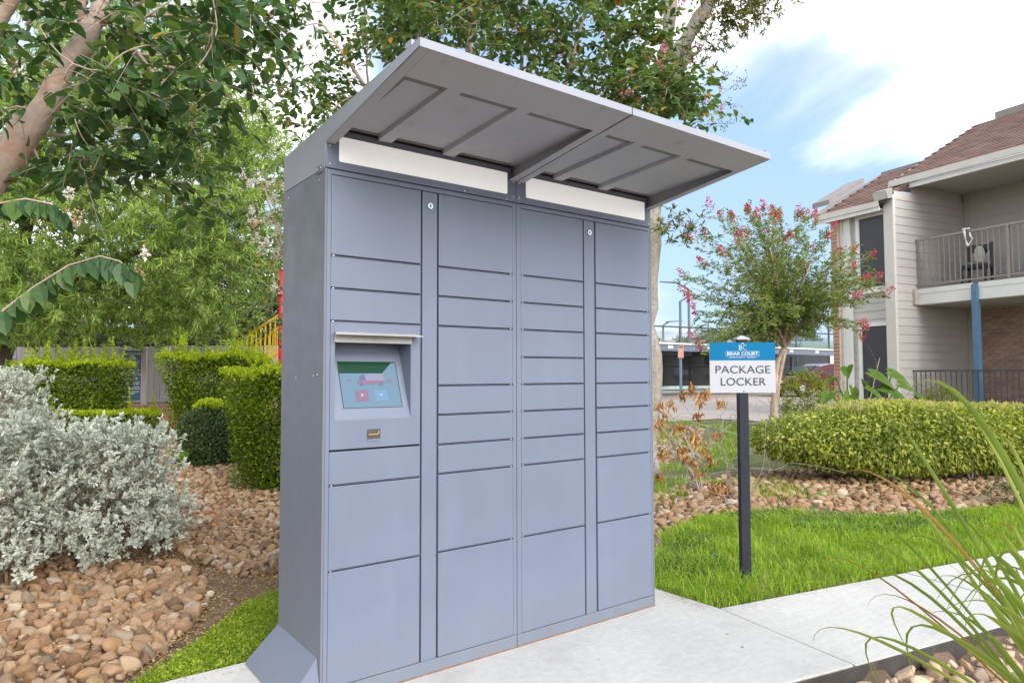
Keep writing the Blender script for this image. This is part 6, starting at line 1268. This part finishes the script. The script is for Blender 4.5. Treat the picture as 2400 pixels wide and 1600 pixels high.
# ---- dead brown bush
def dead_bush():
    p = Plant(91); rng = p.rng; c = drop(gp(1630, 1150)); T = thing('dead_bush', 'dead bare shrub with curled brown leaves beside the sign post', 'bush', c)
    for _ in range(9): a = rng.uniform(0, 6.283); e = c+np.array([math.cos(a)*rng.uniform(.2, .6), math.sin(a)*rng.uniform(.2, .5), rng.uniform(.35, .95)]); p.limb(curve_pts(c+rng.normal(0, .06, 3)*[1, 1, 0], e, 7, 0, rng, .10, np.array([0, 0, 1.0])+(e-c)*.5), .012, .003, 5)
    tips = []
    for _ in range(190): e = c+np.array([rng.normal(0, .58), rng.normal(0, .5), rng.uniform(.05, 1.05)]); e = e if e[2] > .02 else e*[1, 1, 0]+[0, 0, .1]; tips.append(p.reach(e, .0024, rng.uniform(-.1, .2), 4, .005)[-1])
    for _ in range(160): b = tips[rng.integers(len(tips))]; e = b+rnd_dir(1, rng)[0]*rng.uniform(.06, .22)+[0, 0, -.02]; p.wood.tube(curve_pts(b, e, 4, 0, rng, .1), np.linspace(.0028, .0014, 4), 3, False)
    p.wood.build('branches', TWIG_G, T, smoothed=True)
    for x, y in ((1620, 920), (1600, 935), (1640, 945), (1655, 930), (1690, 955), (1570, 960), (1555, 985), (1540, 1000), (1640, 985), (1545, 960), (1630, 1040), (1645, 1055), (1680, 1030), (1610, 1085), (1625, 1095), (1595, 1065), (1665, 1090), (1545, 1130), (1690, 1150), (1670, 1160), (1700, 1165), (1555, 1070), (1590, 1010), (1640, 1120)):
        b = at(x, y-14, 7.05+rng.normal(0, .2)); n = 14; mb = MB(); LL = rng.uniform(.045, .09, n); leaves(mb, b+rng.normal(0, .026, (n, 3)), rnd_dir(n, rng)*.6-UZ*.9, rnd_dir(n, rng), LL, LL*.34, 'ovate', .35, .35); mb.build('leaf_cluster', L_BRN, T)
    return c
dead_bush()
def twigs(label, a, b, n, seed):
    p = Plant(seed); rng = p.rng; T = thing('fallen_branch', label, 'branch', drop(a)); p.limb(curve_pts(a, b, 8, .05, rng, .05), .014, .004, 5)
    for _ in range(n): e = p.nodes[rng.integers(2, 8)]+np.array([rng.normal(0, .22), rng.normal(0, .22), abs(rng.normal(0, .2))]); p.reach(e, .0015, .05, 4, .006)
    p.wood.build('branches', TWIG_G, T, smoothed=True)
twigs('bare grey branch lying across the stones near the sign post', gp(1545, 1235)+UZ*.03, gp(1760, 1175)+UZ*.08, 26, 92)
twigs('bare pale branch leaning against the low shrub by the elephant ears', drop(at(1830, 940, 10.2)), at(1985, 880, 10.6), 12, 93)
twigs('bare forked branch standing in front of the dark lower window', drop(at(2015, 930, 11.6)), at(2062, 838, 11.8), 9, 94)
# ---- elephant ears
def ears():
    rng = np.random.default_rng(95); c = drop(at(2020, 930, 10.3)); T = thing('elephant_ear_plant', 'clump of big heart shaped elephant ear leaves below the siding wall', 'plant', c)
    lm = MB(); prof = [(-.20, .05), (-.30, .16), (-.24, .29), (0, .36), (.25, .35), (.55, .27), (.85, .14), (1.12, 0)]; V = [(0, 0, 0)]; n = len(prof)
    for s_ in (1, -1): V += [(x*.62, s_*y*.62, .10*y-.16*max(0, x)**2) for x, y in prof]
    mid = [(x*.62, 0, -.16*max(0, x)**2) for x in (-.16, .25, .5, .75)]; V += mid
    f = []
    for s_ in range(2):
        o = 1+s_*n
        for j in range(n-1): f.append((0, o+j, o+j+1) if s_ == 0 else (0, o+j+1, o+j))
    lm.add(V, None, f); nl = len(f); vq = []
    for s_ in (1, -1):
        for x, y in ((-.24, .28), (0, .34), (.25, .33), (.55, .25), (.85, .13)):
            a = np.array([max(0, x-.22)*.62, 0, .006-.16*max(0, x-.22)**2]); b_ = np.array([x*.62, s_*y*.60, .10*y-.16*max(0, x)**2+.006]); w = np.array([.011, 0, 0]); vq.append((a-w, a+w, b_+w*.4, b_-w*.4))
    vq.append((np.array([-.02, -.012, .006]), np.array([-.02, .012, .006]), np.array([.68, .003, -.19]), np.array([.68, -.003, -.19])))
    for q_ in vq: lm.add(q_, [(0, 1, 2, 3)])
    m_ = lm.mesh('leaf', True); m_.materials.append(L_EAR); m_.materials.append(L_NAN); mi = np.zeros(len(m_.polygons), np.int32); mi[[k for k, p_ in enumerate(m_.polygons) if len(p_.vertices) == 4]] = 1; m_.polygons.foreach_set('material_index', mi)
    sp = [(1985, 855, 10.2, .50, -.2), (2045, 870, 10.0, .62, .5), (2090, 870, 10.1, .60, .9), (2070, 905, 9.9, .55, .6), (2020, 885, 10.3, .5, .1), (2035, 905, 9.9, .5, .3), (1960, 880, 10.4, .42, -.6), (1945, 915, 9.7, .45, -.5), (2000, 905, 10.1, .45, -.1), (2150, 920, 9.8, .34, .4), (1990, 920, 10.0, .5, -.3), (2100, 925, 10.0, .45, .8), (2110, 895, 10.3, .4, .7)]
    st = MB()
    for x, y, d, s_, az in sp:
        s_ = s_*.82; q = at(x, y+6, d); dr = unit(rt*math.sin(az*1.4)+(-fw)*(.55)*math.cos(az)+UZ*rng.uniform(-.55, .05)); nm = unit(-fw*.60+UZ*.75+rng.normal(0, .25, 3)); sd = unit(np.cross(nm, dr)); nm = np.cross(dr, sd)
        inst('leaf', m_, frame(q, dr*s_, sd*s_, nm*s_), T); b = c+rng.normal(0, .12, 3)*[1, 1, 0]; st.tube(curve_pts(b, q, 6, .1, rng, .03), np.linspace(.016, .008, 6), 6)
    st.build('stalks', L_EAR, T, smoothed=True)
ears()
def loose_bush(name, label, c, rad, n, mt, seed, L=.045, ratio=.45, z=.5):
    p = Plant(seed); rng = p.rng; T = thing(name, label, 'bush', c)
    for _ in range(7): e = c+np.array([rng.normal(0, rad[0]*.45), rng.normal(0, rad[1]*.45), rad[2]*rng.uniform(.6, 1.1)]); p.limb(curve_pts(c, e, 6, 0, rng, .05, UZ), .010, .003, 5)
    for _ in range(n):
        e = c+sphere_pts((0, 0, rad[2]*.62), (rad[0], rad[1], rad[2]*.55), 1, rng, .3)[0]; e[2] = max(e[2], c[2]+.05); p.reach(e, .002, .05, 3, .006)
        for _ in range(3): p.twig_leaves(e, unit(rng.normal(0, 1, 3)+UZ*.3), rng.uniform(.08, .2), 9, L, ratio, wood=False)
    p.wood.build('stem', TWIG, T, smoothed=True); P, D, N, LL, Wd = p.all_leaves(); mb = MB(); leaves(mb, P, D, N, LL, Wd, 'diamond', .15, .15); mb.build('foliage', mt, T)
loose_bush('nandina_bush', 'feathery green bush in front of the iron fence beside the blue post', drop(at(2205, 950, 11.6)), (.36, .36, .85), 130, L_NAN, 96, .05, .3)
loose_bush('yew_bush', 'leafy rounded shrub in front of the red car', drop(at(1890, 945, 12.6)), (.55, .5, .95), 200, L_ABE, 97, .055, .42)
loose_bush('weed_clump', 'pale wispy weeds growing among the elephant ears', drop(at(1975, 945, 10.6)), (.5, .3, .45), 90, L_RND, 98, .07, .12)
loose_bush('weed_clump', 'low grey green weed at the end of the stone bed under the hedge', drop(gp(2385, 1190)), (.28, .25, .22), 70, L_RND, 99, .03, .4)
# ---- distant trees that close the view
def far_tree(label, c, r, trunk, n, seed, mt=None, L=.28):
    rng = np.random.default_rng(seed); c = np.asarray(c, float); T = thing('background_tree', label, 'tree', drop(c), 'trees behind the car park and playground'); g = drop(c); mb = MB(); mb.tube([g-[0, 0, .2], g+[0, 0, (c[2]-g[2])*.6], c], [trunk, trunk*.8, trunk*.3], 8)
    nb = max(10, int(n/350)); cc = sphere_pts(c, np.asarray(r)*.85, nb, rng, .2)
    for q in cc: mb.tube(curve_pts(g+[0, 0, (c[2]-g[2])*.55], q, 5, .1, rng, .05), np.linspace(trunk*.35, .02, 5), 4)
    mb.build('trunk', BARK_D, T, smoothed=True); k = n//nb; P = np.concatenate([sphere_pts(q, np.asarray(r)*rng.uniform(.25, .42), k, rng, .25) for q in cc]); m_ = len(P); mb = MB()
    leaves(mb, P, rnd_dir(m_, rng), rnd_dir(m_, rng)+UZ*.7, L*rng.uniform(.6, 1.2, m_), L*.42, 'diamond', .15, .1); mb.build('crown', mt or L_FAR, T)
far_tree('dark tree seen through the top net of the court fence', at(1640, 822, 56), (3.2, 2.5, 1.9), .25, 3500, 121)
far_tree('dark tree seen behind the court fence beside the pink tree', at(1705, 818, 58), (2.6, 2.5, 2.2), .25, 3200, 122)
far_tree('dark tree behind the court fence right of the sign', at(1790, 800, 60), (3.5, 3, 2.4), .25, 3500, 123)
far_tree('pale green tree between court fence and white shed', at(1880, 815, 58), (1.8, 1.6, 2.6), .2, 3000, 124)
far_tree('low dark tree at the fence beside the oak trunk', at(1548, 815, 62), (2.4, 2, 1.5), .2, 2500, 125)
far_tree('leafy tree behind the dark screened fence', at(560, 690, 24), (3.4, 2.6, 2.6), .25, 6000, 126, None, .2)
far_tree('leafy tree behind the board fence at far left', at(120, 700, 21), (3.8, 2.8, 3.0), .25, 7000, 127, None, .2)
far_tree('leafy tree behind the board fence left of the playground', at(380, 660, 22), (3.4, 2.8, 2.8), .25, 6500, 128, None, .2)
far_tree('leafy tree behind the locker beyond the playground', at(760, 640, 23), (3.6, 2.8, 3.2), .25, 6000, 129, None, .2)
# ---- ornamental grass in the lower right corner
def grass_clump():
    rng = np.random.default_rng(131); c = drop(at(2640, 1800, 2.25)); T = thing('ornamental_grass', 'clump of long arching grass blades at lower right', 'grass clump', c)
    tips = [((2122, 930), (2360, 1080), 1.9, 13, 0), ((2108, 998), (2230, 1180), 2.2, 9, 0), ((1965, 1120), (2200, 1230), 2.3, 8, 1), ((2090, 1120), (2230, 1290), 2.4, 8, 0), ((1975, 1178), (2180, 1330), 2.5, 7, 0), ((2040, 1195), (2180, 1185), 2.4, 6, 0), ((1952, 1298), (2160, 1345), 2.4, 8, 0), ((1915, 1332), (2100, 1380), 2.6, 6, 1), ((2110, 1320), (2260, 1320), 2.3, 8, 0), ((1958, 1375), (2180, 1400), 2.2, 8, 0), ((2030, 1424), (2200, 1450), 2.4, 6, 1), ((1905, 1503), (2120, 1530), 2.0, 9, 0), ((2140, 1540), (2170, 1450), 2.1, 9, 0), ((2058, 1600), (2140, 1520), 2.0, 9, 0), ((2145, 1590), (2230, 1490), 2.0, 11, 0), ((2320, 1050), (2420, 1150), 2.2, 9, 0), ((2270, 1270), (2420, 1300), 2.4, 7, 1), ((2310, 1310), (2400, 1320), 2.5, 6, 0), ((2200, 1220), (2350, 1330), 2.3, 9, 0), ((2250, 1350), (2390, 1420), 2.1, 11, 0), ((2150, 1450), (2330, 1500), 2.2, 10, 0), ((2260, 1480), (2390, 1500), 2.0, 12, 0), ((2180, 1370), (2360, 1440), 2.1, 10, 0), ((2350, 1200), (2450, 1330), 2.3, 10, 0), ((2270, 990), (2380, 1150), 2.4, 8, 0)]
    tips += [((rng.uniform(2180, 2420), rng.uniform(1180, 1600)), (rng.uniform(2360, 2460), rng.uniform(1300, 1560)), rng.uniform(1.9, 2.3), rng.uniform(8, 13), 0) for _ in range(16)]
    for (tx, ty), (mx_, my_), d, w, rust in tips:
        e = at(tx, ty, d+.15); m_ = at(mx_, my_, d); b = c+rng.normal(0, .05, 3)*[1, 1, 0]; k = 15; t = np.linspace(0, 1, k)[:, None]; ctl = (m_-.25*b-.25*e)/.5
        pts = (1-t)**2*b+2*t*(1-t)*ctl+t*t*e; tg = unit(np.gradient(pts, axis=0)); sd = unit(np.cross(tg, AXF*.6+UZ*.5)); up = np.cross(sd, tg); wd = (w*.0014*np.minimum(1, 1.6*(1-t**1.6))+.0004)
        mb = MB(); V = np.concatenate([pts-sd*wd/2+up*wd*.22, pts, pts+sd*wd/2+up*wd*.22]); q = [(j, j+1, k+j+1, k+j) for j in range(k-1)]+[(k+j, k+j+1, 2*k+j+1, 2*k+j) for j in range(k-1)]; mb.add(V, q); o = mb.build('blade', L_BLR if rust else L_BLD, T, smoothed=True)
grass_clump()
